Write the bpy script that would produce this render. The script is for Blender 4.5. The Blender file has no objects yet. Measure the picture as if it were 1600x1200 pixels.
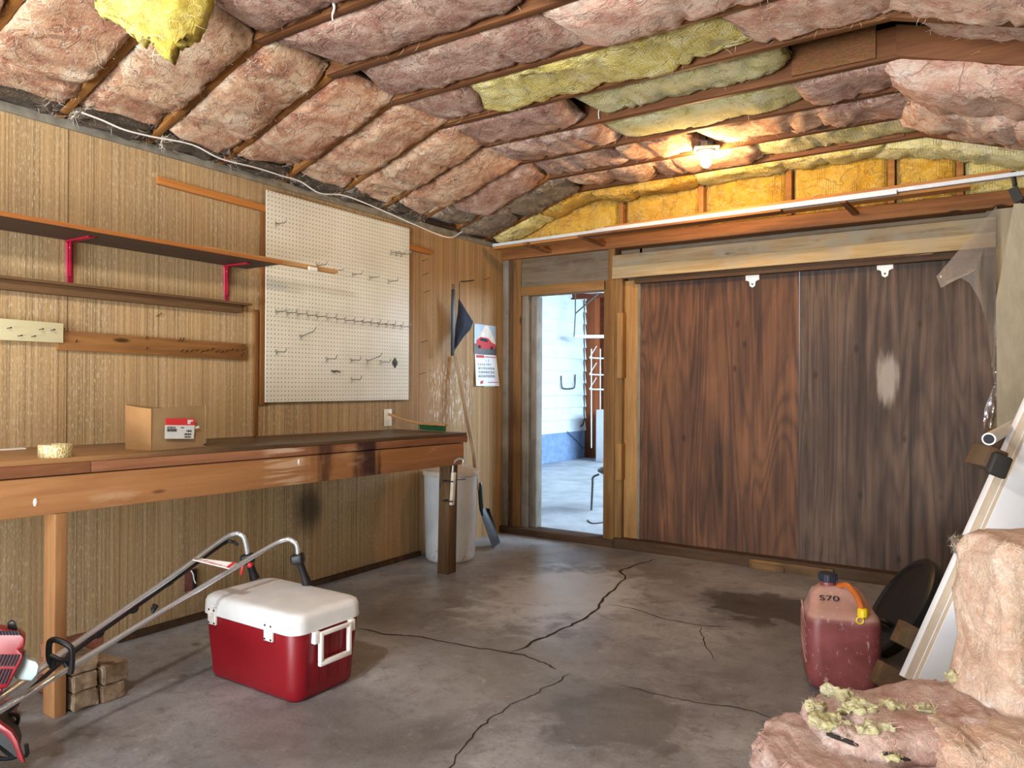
import bpy, bmesh, math, random
from mathutils import Vector as V, Matrix, noise
from math import sin, cos, pi, radians as rad

sc = bpy.context.scene
COL = sc.collection
random.seed(7)

# ------------------------------------------------------------------ camera
F_PX, YAW, PITCH, ROLL = 1149.79, .583, .0025, .0052
CAM = V((3.5085, 0, 1.2372))
fw = V((-sin(YAW)*cos(PITCH), cos(YAW)*cos(PITCH), sin(PITCH)))
r0 = V((cos(YAW), sin(YAW), 0)); u0 = r0.cross(fw)
rt = r0*cos(ROLL)+u0*sin(ROLL); up = -r0*sin(ROLL)+u0*cos(ROLL)
cd = bpy.data.cameras.new('camera'); co = bpy.data.objects.new('camera', cd); COL.objects.link(co)
co.matrix_world = Matrix(((rt.x, up.x, -fw.x, CAM.x), (rt.y, up.y, -fw.y, CAM.y), (rt.z, up.z, -fw.z, CAM.z), (0, 0, 0, 1)))
cd.sensor_width = 36; cd.lens = F_PX/1600*36; cd.clip_start = .05
sc.camera = co
# measured pixels of the photograph turned into points on real planes
def ray(a, b): return fw+rt*((a-800)/F_PX)-up*((b-600)/F_PX)
def PX(a, b, x=0.): d = ray(a, b); return CAM+d*((x-CAM.x)/d.x)
def PY(a, b, y=5.184): d = ray(a, b); return CAM+d*(y/d.y)
def PZ(a, b, z=0.): d = ray(a, b); return CAM+d*((z-CAM.z)/d.z)
def PT(a, b, t): return CAM+ray(a, b)*t

# ------------------------------------------------------------------ materials
def lin(c):
    if isinstance(c, str):
        c = [int(c[i:i+2], 16)/255 for i in (0, 2, 4)]
        c = [x/12.92 if x <= .04045 else ((x+.055)/1.055)**2.4 for x in c]
    return (c[0], c[1], c[2], 1)
class Mat:
    def __init__(s, name):
        s.m = bpy.data.materials.new(name); s.m.use_nodes = True
        s.t = s.m.node_tree; s.b = s.t.nodes['Principled BSDF']; s.out = s.t.nodes['Material Output']
    def n(s, typ, ins=None, **at):
        k = s.t.nodes.new('ShaderNode'+typ)
        for a, v in at.items(): setattr(k, a, v)
        for i, v in (ins or {}).items():
            so = k.inputs[i]
            if isinstance(v, bpy.types.NodeSocket): s.t.links.new(v, so)
            else: so.default_value = v
        return k
    def set(s, **kw):
        for i, v in kw.items():
            so = s.b.inputs[i.replace('_', ' ')]
            if isinstance(v, bpy.types.NodeSocket): s.t.links.new(v, so)
            else: so.default_value = v
        return s
    def pos(s, scale=(1, 1, 1), rnd=0.):
        c = s.n('TexCoord').outputs['Object']
        if rnd:
            r = s.n('ObjectInfo').outputs['Random']
            o = s.n('VectorMath', {0: (rnd, rnd*.7, rnd*1.3), 'Scale': r}, operation='SCALE').outputs[0]
            c = s.n('VectorMath', {0: c, 1: o}, operation='ADD').outputs[0]
        return s.n('VectorMath', {0: c, 1: scale}, operation='MULTIPLY').outputs[0]
    def noise(s, vec, scale=1, detail=4, rough=.55, dist=0.):
        return s.n('TexNoise', {'Vector': vec, 'Scale': scale, 'Detail': detail, 'Roughness': rough, 'Distortion': dist}).outputs[0]
    def ramp(s, fac, stops):
        k = s.n('ValToRGB', {0: fac}); e = k.color_ramp.elements
        while len(e) < len(stops): e.new(.5)
        for el, (p, c) in zip(e, stops):
            el.position = p; el.color = lin(c) if not isinstance(c, (int, float)) else (c, c, c, 1)
        return k.outputs[0]
    def mix(s, fac, a, b, mode='MIX'):
        k = s.n('Mix', data_type='RGBA', blend_type=mode)
        for i, v in ((0, fac), (6, a), (7, b)):
            if isinstance(v, bpy.types.NodeSocket): s.t.links.new(v, k.inputs[i])
            elif i == 0: k.inputs[0].default_value = v
            else: k.inputs[i].default_value = lin(v)
        return k.outputs[2]
    def math(s, op, a, b=0., c=0.): return s.n('Math', {0: a, 1: b, 2: c}, operation=op).outputs[0]
    def smooth(s, x, a, b): return s.n('MapRange', {0: x, 1: a, 2: b, 3: 0., 4: 1.}, interpolation_type='SMOOTHSTEP').outputs[0]
    def bump(s, h, strength=.5, dist=.01):
        s.set(Normal=s.n('Bump', {'Strength': strength, 'Distance': dist, 'Height': h}).outputs[0]); return s
def plain(name, c, rough=.5, metal=0., noise_amt=.15, scale=20, spec=.5):
    m = Mat(name); p = m.pos(rnd=9.)
    f = m.noise(p, scale, 5, .6)
    c = lin(c)
    d = tuple(x*(1-noise_amt*1.6) for x in c[:3]); l = tuple(min(1, x*(1+noise_amt)) for x in c[:3])
    m.set(Base_Color=m.ramp(f, [(.3, d), (.7, l)]), Roughness=rough, Metallic=metal)
    m.b.inputs['Specular IOR Level'].default_value = spec
    return m.m
def wood(name, dark, light, axis, rough=.7, knots=True, scale=1., weather=None, streak=1., stain=None):
    m = Mat(name)
    st = {'X': (1.6, 26, 26), 'Y': (26, 1.6, 26), 'Z': (26, 26, 1.6)}[axis]
    p = m.pos(tuple(x*scale for x in st), 7.)
    iso = m.pos((3, 3, 3), 7.)
    a = m.noise(p, 1., 6, .6, .6)
    b = m.noise(p, 4., 3, .6, .2)
    f = m.math('ADD', m.math('MULTIPLY', a, .75), m.math('MULTIPLY', b, .25))
    c = m.ramp(f, [(.28, dark), (.5, m_mid(dark, light)), (.72, light)])
    c = m.mix(m.math('MULTIPLY', m.noise(iso, 1.2, 3), .5), c, dark, 'MIX')
    if knots:
        q = m.pos({'X': (2.4, 9, 9), 'Y': (9, 2.4, 9), 'Z': (9, 9, 2.4)}[axis], 7.)
        vo = m.n('TexVoronoi', {'Vector': q, 'Scale': 1., 'Randomness': 1.}).outputs['Distance']
        c = m.mix(m.math('SUBTRACT', 1., m.smooth(vo, .05, .13)), c, tuple(x*.25 for x in lin(dark)[:3]))
    if weather:
        w = m.smooth(m.noise(m.pos((5, 5, 5), 3.), 1., 5, .6), .42, .62)
        c = m.mix(m.math('MULTIPLY', w, .8), c, weather)
    rv = m.n('ObjectInfo').outputs['Random']
    c = m.mix(m.math('MULTIPLY', rv, .3), c, dark)
    if stain: c = stain(m, c)
    m.set(Base_Color=c, Roughness=rough).bump(f, .35, .004)
    m.b.inputs['Specular IOR Level'].default_value = .25
    return m.m
def m_mid(a, b):
    a, b = lin(a), lin(b); return tuple((x+y)/2 for x, y in zip(a[:3], b[:3]))

def insulation(name, ramp1, tint, pale, dirt_shade, quilt=False, calm=False):
    m = Mat(name); p = m.pos((1, 1, 1), 31.)
    n1 = m.noise(p, 6, 5, .62, 1.2); n2 = m.noise(p, 15, 4, .6, 1.5)
    fib = m.noise(m.pos((16, 42, 42), 31.), 1., 6, .68, 2.6)
    fib2 = m.noise(p, 75, 6, .7, 1.8)
    def lines(sc_, w, d_, det):
        k_ = m.noise(m.pos((sc_*.6, sc_, sc_), 17.), 1., det, .6, d_)
        return m.math('SUBTRACT', 1., m.smooth(m.math('ABSOLUTE', m.math('SUBTRACT', k_, .5)), w*.3, w))
    l1, l2, l3 = lines(7, .010, 1.6, 3), lines(15, .014, 2.2, 3), lines(5, .016, 1., 4)
    c = m.ramp(n1, ramp1)
    c = m.mix(m.math('MULTIPLY', m.smooth(n2, .5, .66), .6), c, tint)
    c = m.mix(m.math('MULTIPLY', m.smooth(fib, .5, .70), .6), c, pale)
    c = m.mix(m.math('MULTIPLY', m.smooth(m.noise(p, 4.3, 5, .65, .6), .58, .74), .5), c, dirt_shade)
    c = m.mix(m.math('MULTIPLY', m.smooth(fib2, .52, .7), .3), c, tint)
    c = m.mix(m.math('MULTIPLY', l3, .12 if calm else .5), c, dirt_shade)  # dark lines paint the shade of creases into the colour
    c = m.mix(m.math('MULTIPLY', m.math('MAXIMUM', l1, m.math('MULTIPLY', l2, .7)), .15 if calm else .55), c, pale)
    rv = m.n('ObjectInfo').outputs['Random']
    c = m.mix(m.math('MULTIPLY', rv, .22), c, tint)
    h = m.math('ADD', m.math('MULTIPLY', fib, .7), m.math('MULTIPLY', fib2, .55))
    h = m.math('ADD', h, m.math('MULTIPLY', m.math('SUBTRACT', l1, l3), .25))
    if calm: h = m.math('ADD', m.noise(p, 25, 6, .7, 1.5), m.math('MULTIPLY', fib2, .4))
    if quilt:
        w = m.n('TexWave', {'Vector': m.pos((1, 1, 1)), 'Scale': 22., 'Distortion': 3., 'Detail': 2.}, wave_type='BANDS', bands_direction='Y').outputs[1]
        w2 = m.n('TexWave', {'Vector': m.pos((1, 1, 1)), 'Scale': 22., 'Distortion': 3., 'Detail': 2.}, wave_type='BANDS', bands_direction='X').outputs[1]
        h = m.math('ADD', h, m.math('MULTIPLY', m.math('MULTIPLY', w, w2), .35))
    m.set(Base_Color=c, Roughness=.95).bump(h, 1., .016)
    m.b.inputs['Specular IOR Level'].default_value = .05
    m.b.inputs['Sheen Weight'].default_value = .15
    return m.m

PINK = insulation('pink_glass_fibre', [(.28, '8E553C'), (.42, 'C08C6A'), (.54, 'DCB692'), (.70, 'F2E0C4')], 'B06A4C', 'F6EBD8', '6E4632')
PINK_SHADE = insulation('shaded_pink_glass_fibre', [(.28, '7E5044'), (.42, 'AC8070'), (.54, 'C8A594'), (.70, 'E6D2C2')], '9A5E4E', 'EBDED0', '60423A')  # darker copy of the pink; dim light on the flat part is painted in
PINK_LIT = insulation('lit_pink_glass_fibre', [(.28, 'B07460'), (.42, 'D6A892'), (.54, 'E8C8B2'), (.70, 'F6E8DA')], 'C88670', 'FAF2E8', '8A5E50')  # lighter copy of the pink with the daylight on it painted in
PEACH = insulation('peach_glass_fibre', [(.28, 'CFA084'), (.42, 'DFBA9E'), (.54, 'EACDB4'), (.70, 'F5E8DC')], 'D9A88A', 'F8EEE2', 'B48A68', calm=True)
DARKB = insulation('sooty_glass_fibre', [(.28, '2E2822'), (.42, '463C32'), (.54, '5C5042'), (.70, '7A6C5A')], '4A3C30', '8A7C6A', '221C16')
GREYB = insulation('dirty_glass_fibre', [(.25, '5F5142'), (.45, '7C6C58'), (.6, '968470'), (.8, 'B09C84')], '6E5846', 'B8A890', '3E342A')
YEL = insulation('yellow_glass_fibre', [(.28, 'CDB44A'), (.42, 'E2D070'), (.54, 'EEE39A'), (.70, 'FAF5D0')], 'DAC25A', 'F6F2D0', '8E7A34', True)
YEL_GLOW = insulation('bulb_glow_glass_fibre', [(.28, 'B07C10'), (.42, 'D09C22'), (.54, 'DCB03A'), (.70, 'E8CC70')], 'C48E18', 'EED88A', '80601C', True)  # yellow batts with the bulb's orange glow put into the colour
YELG = insulation('pale_green_yellow_glass_fibre', [(.28, 'C8C06E'), (.42, 'E0D994'), (.54, 'ECE7B4'), (.70, 'F8F6E0')], 'D6CE80', 'F4F4E2', '8A8248', True)

TRUSS_X = wood('brown_truss_wood', '4E2E1A', '90603A', 'X', .7)
TRUSS_L = wood('orange_brown_rafter_wood', '74481F', 'B88448', 'X', .7)
PLATE_W = wood('brown_plate_wood', '5C3A22', 'A06B3E', 'X')
GREYW_X = wood('weathered_board_horizontal', '6E5A42', 'B7A27E', 'X', weather='8C8574')
GREYW_D = wood('dark_weathered_board', '4E4034', '94826A', 'X', weather='6E685C')
TANW_Z = wood('tan_stud_wood', '7A5630', 'C39A62', 'Z')
BRNW_Z = wood('brown_stud_wood', '55391F', '9C7444', 'Z')
DRKW_Z = wood('dark_stud_wood', '3E2A1C', '7B5B3D', 'Z')
GRYW_Z = wood('grey_stud_wood', '565048', '9B9184', 'Z', weather='8A8478')
SILLW = wood('dark_sill_wood', '2E2118', '6B4C32', 'X', weather='4A3A2C')
BATW_Y = wood('orange_batten_wood', '9C5E28', 'CE8E4C', 'Y', .6, False)
BATW_Z = wood('brown_batten_wood', '6A4222', '9A6A38', 'Z', .6, False)
LEGW = wood('orange_leg_wood', '7E5636', 'B48A5A', 'Z')
LEGD = wood('dark_leg_wood', '41301F', '7E6142', 'Z')
LEDGE = wood('brown_ledge_wood', '4E3826', '8A6846', 'Y', .65, False)
BOARDW = wood('brown_nail_board_wood', '6E4826', 'AC7C48', 'Y', .65)
WHITEW = wood('cream_painted_board', 'CDC69C', 'E6E2C4', 'Y', .6, False)
SHELFTOP = wood('dark_shelf_plywood', '3C2E26', '665044', 'Y', .6, False)
SHELFEDGE = wood('orange_plywood_edge', '8A4E22', 'C28448', 'Y', .6, False)
STICKW = wood('pale_stick_wood', 'A87A48', 'D8B07C', 'Y', .6, False)
PALLW = wood('pallet_wood', '3E2E20', '806244', 'Y', .75, weather='62503E')
RAILW = wood('orange_rail_wood', '8E5A2A', 'C08A4C', 'X', .6, False)
HANDLE = wood('worn_handle_wood', '8C7458', 'C7B292', 'Z', .6, False)
PALEPLY = wood('pale_plywood', '8C806A', 'B4A88E', 'Z', .7, False)
def top_sheen(m, c):
    y = m.n('SeparateXYZ', {0: m.n('NewGeometry').outputs['Position']}).outputs[1]
    f = m.smooth(m.math('ADD', y, m.math('MULTIPLY', m.noise(m.pos((6, 1.5, 1)), 1., 5, .6), 1.4)), 2.0, 2.9)
    return m.mix(m.math('MULTIPLY', m.math('SUBTRACT', 1., f), .75), c, 'A87C50')  # lighter orange-brown sheen towards the left end, painted into the colour
TOPW = wood('bench_top_with_sheen', '3A2E26', '7A6248', 'Y', .4, False, stain=top_sheen)
def apron_stain(m, c):
    s = m.n('SeparateXYZ', {0: m.n('NewGeometry').outputs['Position']})
    y = m.math('ADD', s.outputs[1], m.math('MULTIPLY', m.math('SUBTRACT', m.noise(m.pos((1, 14, 2)), 1., 4), .5), .25))
    a = m.math('MULTIPLY', m.smooth(y, 2.84, 2.94), m.math('SUBTRACT', 1., m.smooth(y, 3.0, 3.06)))
    b = m.math('MULTIPLY', m.smooth(y, 2.55, 2.62), m.math('SUBTRACT', 1., m.smooth(y, 2.63, 2.7)))
    c = m.mix(m.math('MULTIPLY', m.math('MAXIMUM', a, m.math('MULTIPLY', b, .8)), .9), c, '2A1A20')
    w = m.math('MULTIPLY', m.smooth(y, 2.2, 2.35), m.math('SUBTRACT', 1., m.smooth(y, 2.5, 2.56)))
    w = m.math('MULTIPLY', w, m.smooth(m.noise(m.pos((1, 3, 60)), 1., 4), .42, .6))
    c = m.mix(m.math('MULTIPLY', w, .55), c, 'D8BFA6')
    w2 = m.smooth(m.noise(m.pos((3, 2.2, 9)), 1., 5, .6), .58, .74)
    return m.mix(m.math('MULTIPLY', w2, .5), c, 'C9A888')
APRON = wood('orange_bench_apron', '8E603C', 'C0905F', 'Y', .6, True, .8, stain=apron_stain)
EDGE = wood('red_bench_edge', '744A34', 'AE7C58', 'Y', .6, True, .8, stain=apron_stain)

def left_panel():
    m = Mat('striated_wall_panelling')
    pos = m.n('NewGeometry').outputs['Position']; s = m.n('SeparateXYZ', {0: pos}); y, z = s.outputs[1], s.outputs[2]
    g1 = m.noise(m.pos((0, 75, .5)), 1., 3, .6)
    g2 = m.noise(m.pos((0, 260, 2.2)), 1., 3, .65)
    fl = m.noise(m.pos((0, 300, 34)), 1., 4, .65)
    big = m.noise(m.pos((1, 5, .5)), 1., 4, .6)
    c = m.ramp(g1, [(.3, '847052'), (.5, 'AB9069'), (.7, 'C2A980')])
    c = m.mix(m.math('MULTIPLY', m.smooth(g2, .44, .34), .6), c, '5E4830')
    c = m.mix(m.smooth(big, .4, .68), c, m.mix(.3, c, 'BA9464'))
    wf = m.math('MULTIPLY', m.smooth(fl, .54, .66), m.math('ADD', .25, m.math('MULTIPLY', m.smooth(big, .62, .38), .42)))
    c = m.mix(wf, c, 'EAE0CC')
    # smoother, browner sheets beyond the pegboard
    c = m.mix(m.math('MULTIPLY', m.smooth(y, 3.5, 4.0), .66), c, m.ramp(m.noise(m.pos((0, 14, .6)), 1., 5, .6, .5), [(.3, '7A5836'), (.55, '9E7A50'), (.75, 'B4925F')]))
    # old water streaks behind the shovel
    wy = m.math('MULTIPLY', m.smooth(y, 4.12, 4.3), m.math('SUBTRACT', 1., m.smooth(y, 4.66, 4.8)))
    wz = m.math('MULTIPLY', m.smooth(z, .9, .98), m.math('SUBTRACT', 1., m.smooth(z, 1.3, 1.46)))
    ws = m.smooth(m.noise(m.pos((0, 60, 14)), 1., 5, .7), .5, .62)
    c = m.mix(m.math('MULTIPLY', m.math('MULTIPLY', wy, wz), m.math('MULTIPLY', ws, .75)), c, 'DDD5C6')
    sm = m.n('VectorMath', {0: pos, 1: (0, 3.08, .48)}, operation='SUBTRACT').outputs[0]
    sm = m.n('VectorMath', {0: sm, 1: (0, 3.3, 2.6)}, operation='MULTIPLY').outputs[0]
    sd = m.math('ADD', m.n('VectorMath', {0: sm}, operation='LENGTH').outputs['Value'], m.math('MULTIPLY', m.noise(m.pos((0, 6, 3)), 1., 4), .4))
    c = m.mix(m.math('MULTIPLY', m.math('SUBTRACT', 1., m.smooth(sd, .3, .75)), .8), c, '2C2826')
    seams = None
    for sy in (1.668, 2.887, 4.089, .45):
        d = m.math('SUBTRACT', 1., m.smooth(m.math('ABSOLUTE', m.math('SUBTRACT', y, sy)), .0012, .003))
        seams = d if seams is None else m.math('MAXIMUM', seams, d)
    c = m.mix(m.math('MULTIPLY', seams, .8), c, '3A2818')
    c = m.mix(m.math('MULTIPLY', m.smooth(m.noise(m.pos((0, 120, .3)), 1., 1, .5), .62, .7), .5), c, '5F4424')
    m.set(Base_Color=c, Roughness=.7).bump(g2, .3, .003)
    m.b.inputs['Specular IOR Level'].default_value = .2
    return m.m
PANEL = left_panel()

def door_ply(name, dark, mid, light, white):
    m = Mat(name)
    pos = m.n('NewGeometry').outputs['Position']; s = m.n('SeparateXYZ', {0: pos}); x, z = s.outputs[0], s.outputs[2]
    wv = m.n('TexWave', {'Vector': m.pos((3.2, 1, .55), 5.), 'Scale': 3.2, 'Distortion': 7., 'Detail': 4., 'Detail Scale': 1.4, 'Detail Roughness': .6}, wave_type='BANDS', bands_direction='X').outputs[1]
    st = m.noise(m.pos((26, 1, 1.1), 5.), 1., 6, .65, .5)
    bl = m.noise(m.pos((3.4, 1, 1.2), 5.), 1., 5, .6, .4)
    ct = m.noise(m.pos((2.6, 1, .26), 5.), 1., 2, .5, .8)
    wv = m.math('ADD', .5, m.math('MULTIPLY', m.math('SINE', m.math('MULTIPLY', ct, 120.)), .5))
    f = m.math('ADD', m.math('MULTIPLY', m.math('POWER', wv, .6), .09), m.math('ADD', m.math('MULTIPLY', st, .5), m.math('MULTIPLY', bl, .42)))
    c = m.ramp(f, [(.32, dark), (.50, mid), (.70, light)])
    # dark drips from the top and dark foot
    dr = m.noise(m.pos((40, 1, 1.6), 5.), 1., 4, .6)
    tz = m.smooth(m.math('ADD', z, m.math('MULTIPLY', dr, .5)), 2.08, 2.34)
    c = m.mix(m.math('MULTIPLY', tz, .8), c, '1E1612')
    vs = m.math('MULTIPLY', m.smooth(m.noise(m.pos((13, 1, .5), 5.), 1., 3, .5), .6, .7), .7)
    c = m.mix(vs, c, dark)
    kn = m.n('TexVoronoi', {'Vector': m.pos((5.5, 1, 2.9), 5.), 'Scale': 1.}).outputs['Distance']
    c = m.mix(m.math('MULTIPLY', m.math('SUBTRACT', 1., m.smooth(kn, .03, .12)), .75), c, '24140E')
    if white:
        wm = m.n('VectorMath', {0: pos, 1: (2.93, 5.2, 1.30)}, operation='SUBTRACT').outputs[0]
        wm = m.n('VectorMath', {0: wm, 1: (7.5, 0, 3.4)}, operation='MULTIPLY').outputs[0]
        wd = m.math('ADD', m.n('VectorMath', {0: wm}, operation='LENGTH').outputs['Value'], m.math('MULTIPLY', m.noise(m.pos((30, 1, 4)), 1., 4), 1.))
        c = m.mix(m.math('MULTIPLY', m.math('SUBTRACT', 1., m.smooth(wd, .75, 1.2)), .6), c, 'B9AEA2')
        w3 = m.smooth(m.math('ADD', z, m.math('MULTIPLY', bl, .4)), 1.5, 1.15)
    m.set(Base_Color=c, Roughness=.62).bump(f, .4, .004)
    m.b.inputs['Specular IOR Level'].default_value = .3
    return m.m
DOORL = door_ply('red_brown_plywood', '28180F', '563826', '82583A', False)
DOORR = door_ply('grey_brown_plywood', '281D17', '4E3D33', '745E4E', True)

def concrete():
    m = Mat('stained_concrete')
    p = m.pos((1, 1, 1))
    a = m.noise(p, 1.3, 7, .62, .5); b = m.noise(p, 6, 6, .65, .4); f = m.noise(p, 70, 4, .6)
    c = m.ramp(a, [(.3, '646464'), (.46, '86868A'), (.6, 'A0A1A4'), (.75, 'BABBBF')])
    c = m.mix(m.math('MULTIPLY', m.smooth(b, .5, .66), .35), c, '5F574E')
    b2 = m.noise(p, 16, 6, .7, .6)
    c = m.mix(m.math('MULTIPLY', m.smooth(b2, .52, .68), .4), c, '4E4842')
    c = m.mix(m.math('MULTIPLY', m.smooth(b2, .42, .30), .4), c, 'C8C5C0')
    c = m.mix(m.math('MULTIPLY', m.smooth(f, .60, .70), .45), c, 'B8B6B2')
    c = m.mix(m.math('MULTIPLY', m.smooth(f, .42, .34), .4), c, '4A4744')
    pos = m.n('NewGeometry').outputs['Position']; s = m.n('SeparateXYZ', {0: pos})
    def blob(cx, cy, rx, ry, col, k, soft=.5):
        nonlocal c
        q = m.n('VectorMath', {0: pos, 1: (cx, cy, 0)}, operation='SUBTRACT').outputs[0]
        q = m.n('VectorMath', {0: q, 1: (1/rx, 1/ry, 0)}, operation='MULTIPLY').outputs[0]
        d = m.math('ADD', m.n('VectorMath', {0: q}, operation='LENGTH').outputs['Value'], m.math('MULTIPLY', m.math('SUBTRACT', b, .5), 2.2))
        c = m.mix(m.math('MULTIPLY', m.math('SUBTRACT', 1., m.smooth(d, 1-soft, 1+soft*.4)), k), c, col)
    blob(2.45, 4.25, .42, .30, '34302C', .8, .3)
    blob(2.9, 3.6, .6, 1.0, '4A4642', .5)
    blob(2.3, 2.55, .30, .28, '54524F', .6, .2)
    blob(1.55, 1.75, .55, .5, '585450', .5)
    blob(.95, 3.0, .5, .6, '5C5048', .45)
    blob(1.0, 4.5, 1.1, .4, '6A5C50', .45)
    blob(2.0, 1.2, .4, .3, '565048', .5)
    blob(1.35, 3.85, .45, .75, 'C6CACF', .65)  # pale patch: worn concrete with the doorway's daylight painted in
    blob(1.75, 2.75, .4, .5, '9A9792', .4)
    m.set(Base_Color=c, Roughness=m.math('ADD', .22, m.math('MULTIPLY', b, .3)))
    m.bump(m.math('ADD', m.math('MULTIPLY', b, .5), m.math('MULTIPLY', f, .3)), .35, .008)
    m.b.inputs['Specular IOR Level'].default_value = .45
    return m.m
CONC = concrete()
CONC2 = plain('pale_concrete', 'C2C4C8', .6, 0, .2, 3)
CRACK = plain('dark_crack', '2A201A', .9)
def pegmat():
    m = Mat('white_pegboard')
    pos = m.n('TexCoord').outputs['Object']
    q = m.n('VectorMath', {0: pos, 1: (0, 1/.0254, 1/.0254)}, operation='MULTIPLY').outputs[0]
    q = m.n('VectorMath', {0: q}, operation='FRACTION').outputs[0]
    q = m.n('VectorMath', {0: q, 1: (0, .5, .5)}, operation='SUBTRACT').outputs[0]
    s = m.n('SeparateXYZ', {0: q})
    d = m.math('SQRT', m.math('ADD', m.math('MULTIPLY', s.outputs[1], s.outputs[1]), m.math('MULTIPLY', s.outputs[2], s.outputs[2])))
    hole = m.math('SUBTRACT', 1., m.smooth(d, .105, .155))
    base = m.ramp(m.noise(m.pos((3, 3, 3)), 1., 5), [(.3, 'DAD9C8'), (.7, 'E9E8DC')])
    m.set(Base_Color=m.mix(hole, base, '1C1A16'), Roughness=.45)
    return m.m
PEG = pegmat()
CHROME = plain('chrome_tube', 'D6E2EC', .2, .75, .02)
GALV = plain('grey_steel_wire', '6A6A66', .4, .8, .1)
NAILM = plain('rusty_nail', '3A322C', .6, .6, .2)
BLACK = plain('black_plastic', '15161A', .45, 0, .1)
BLACKR = plain('black_rubber_lid', '16181B', .42, 0, .25, 9)
REDP = plain('red_engine_plastic', '84121E', .35, 0, .1)
REDT = plain('red_trigger', 'D8323C', .4, 0, .05)
REDB = plain('red_bracket_paint', '9A1030', .45, 0, .08)
CREDM = plain('red_cooler_plastic', '800718', .42, 0, .05, 6)
CWHITE = plain('white_cooler_plastic', 'DFE3E6', .4, 0, .06, 8)
TANKW = plain('white_fuel_tank', 'AABCBC', .35, 0, .04)
WHITEP = plain('white_plate', 'EDEBE8', .5, 0, .03)
DOORW = plain('white_door_paint', 'F2F6FC', .45, 0, .03, 4)
BEIGE = plain('beige_door_edge', 'CFC0AC', .55, 0, .05)
CARD = plain('brown_cardboard', 'A68C68', .8, 0, .08, 10)
CARDI = plain('inside_cardboard', '9A7246', .85, 0, .1, 10)
LBLW = plain('label_paper', 'E4EEF4', .6, 0, .02)
LBLR = plain('label_red', 'E23B44', .6, 0, .04)
INK = plain('black_ink', '22242C', .8, 0, .05)
REDI = plain('red_ink', 'C23034', .7, 0, .05)
GREEN = plain('green_bristle', '1E5A34', .8, 0, .2)
NAVY = plain('navy_cloth', '1B2438', .85, 0, .2)
OUTL = plain('ivory_outlet', 'E4DFC8', .4, 0, .03)
IVORY = plain('yellowed_plate', 'CBBE8A', .4, 0, .05)
TRIMG = plain('grey_metal_strip', '8C8A80', .5, .3, .25, 12)
ALU = plain('white_rail', 'C9CED4', .35, .2, .06)
CANR = None
def jerry():
    m = Mat('dusty_red_jerry_plastic'); p = m.pos((1, 1, 1))
    z = m.n('SeparateXYZ', {0: p}).outputs[2]
    c = m.ramp(m.noise(p, 9, 5), [(.3, '6A3232'), (.7, '864846')])
    up_ = m.n('SeparateXYZ', {0: m.n('NewGeometry').outputs['Normal']}).outputs[2]
    dust = m.math('MULTIPLY', m.smooth(m.math('ADD', m.math('MULTIPLY', z, .0), m.math('ADD', up_, m.math('MULTIPLY', m.noise(p, 12, 5), .4))), .3, .9), .6)
    c = m.mix(dust, c, 'C4A090')
    fl = m.smooth(m.noise(m.pos((60, 60, 25)), 1., 5, .7), .61, .67)
    c = m.mix(m.math('MULTIPLY', fl, .5), c, 'C9B0B0')
    m.set(Base_Color=c, Roughness=.45); return m.m
CANR = jerry()
HOSE = plain('amber_hose', 'B8622A', .3, 0, .1)
YPL = plain('yellow_spout', 'E2C41C', .4, 0, .05)
def canmat():
    m = Mat('rusty_white_can_enamel'); p = m.pos((1, 1, 1))
    z = m.n('SeparateXYZ', {0: p}).outputs[2]
    c = m.ramp(m.noise(p, 5, 4), [(.3, 'BFC6CC'), (.7, 'D6DBE0')])
    r = m.smooth(m.math('ADD', m.noise(p, 38, 5, .7), m.math('MULTIPLY', m.math('SUBTRACT', .25, z), .35)), .66, .74)
    c = m.mix(m.math('MULTIPLY', r, .8), c, '4E3A2C')
    m.set(Base_Color=c, Roughness=.45); return m.m
CANW = canmat()
def brickmat(name, a, b):
    m = Mat(name); p = m.pos((1, 1, 1), 11.); n = m.noise(p, 28, 6, .7)
    c = m.ramp(n, [(.3, a), (.62, b), (.8, 'B0A08C')]); c = m.mix(m.smooth(m.noise(p, 9, 4), .58, .72), c, '4A4038')
    m.set(Base_Color=c, Roughness=.95).bump(n, .8, .006); return m.m
BRICK = brickmat('old_grey_brick', '6A5844', '94806A')
BRICKR = brickmat('old_red_brick', '6E3E32', '96604E')
SLATE = plain('dark_steel', '1C1D20', .35, .2, .2)
OSB = None
def osbmat():
    m = Mat('chipboard_gusset'); vo = m.n('TexVoronoi', {'Vector': m.pos((60, 60, 140)), 'Scale': 1.})
    c = m.mix(.5, m.ramp(vo.outputs['Distance'], [(.1, '4A2E1A'), (.7, '8A6038')]), vo.outputs['Color'], 'OVERLAY')
    m.set(Base_Color=m.mix(.72, c, '6B4524'), Roughness=.8).bump(vo.outputs['Distance'], .5, .004); return m.m
OSB = osbmat()
def plastic_film():
    m = Mat('clear_plastic_film')
    tr = m.n('BsdfTransparent', {'Color': (.86, .84, .82, 1)}); gl = m.n('BsdfGlossy', {'Roughness': .12, 'Color': (.9, .9, .95, 1)})
    di = m.n('BsdfDiffuse', {'Color': (.62, .56, .50, 1)})
    w = m.noise(m.pos((14, 14, 5)), 1., 4, .6)
    bm = m.n('Bump', {'Height': w, 'Strength': .6, 'Distance': .02}).outputs[0]
    m.t.links.new(bm, gl.inputs['Normal'])
    a = m.n('MixShader', {0: .26, 1: tr.outputs[0], 2: di.outputs[0]})
    fr = m.n('Fresnel', {'IOR': 1.35}).outputs[0]
    b = m.n('MixShader', {0: m.math('ADD', fr, .12), 1: a.outputs[0], 2: gl.outputs[0]})
    m.t.links.new(b.outputs[0], m.out.inputs['Surface']); return m.m
FILM = plastic_film()
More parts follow.
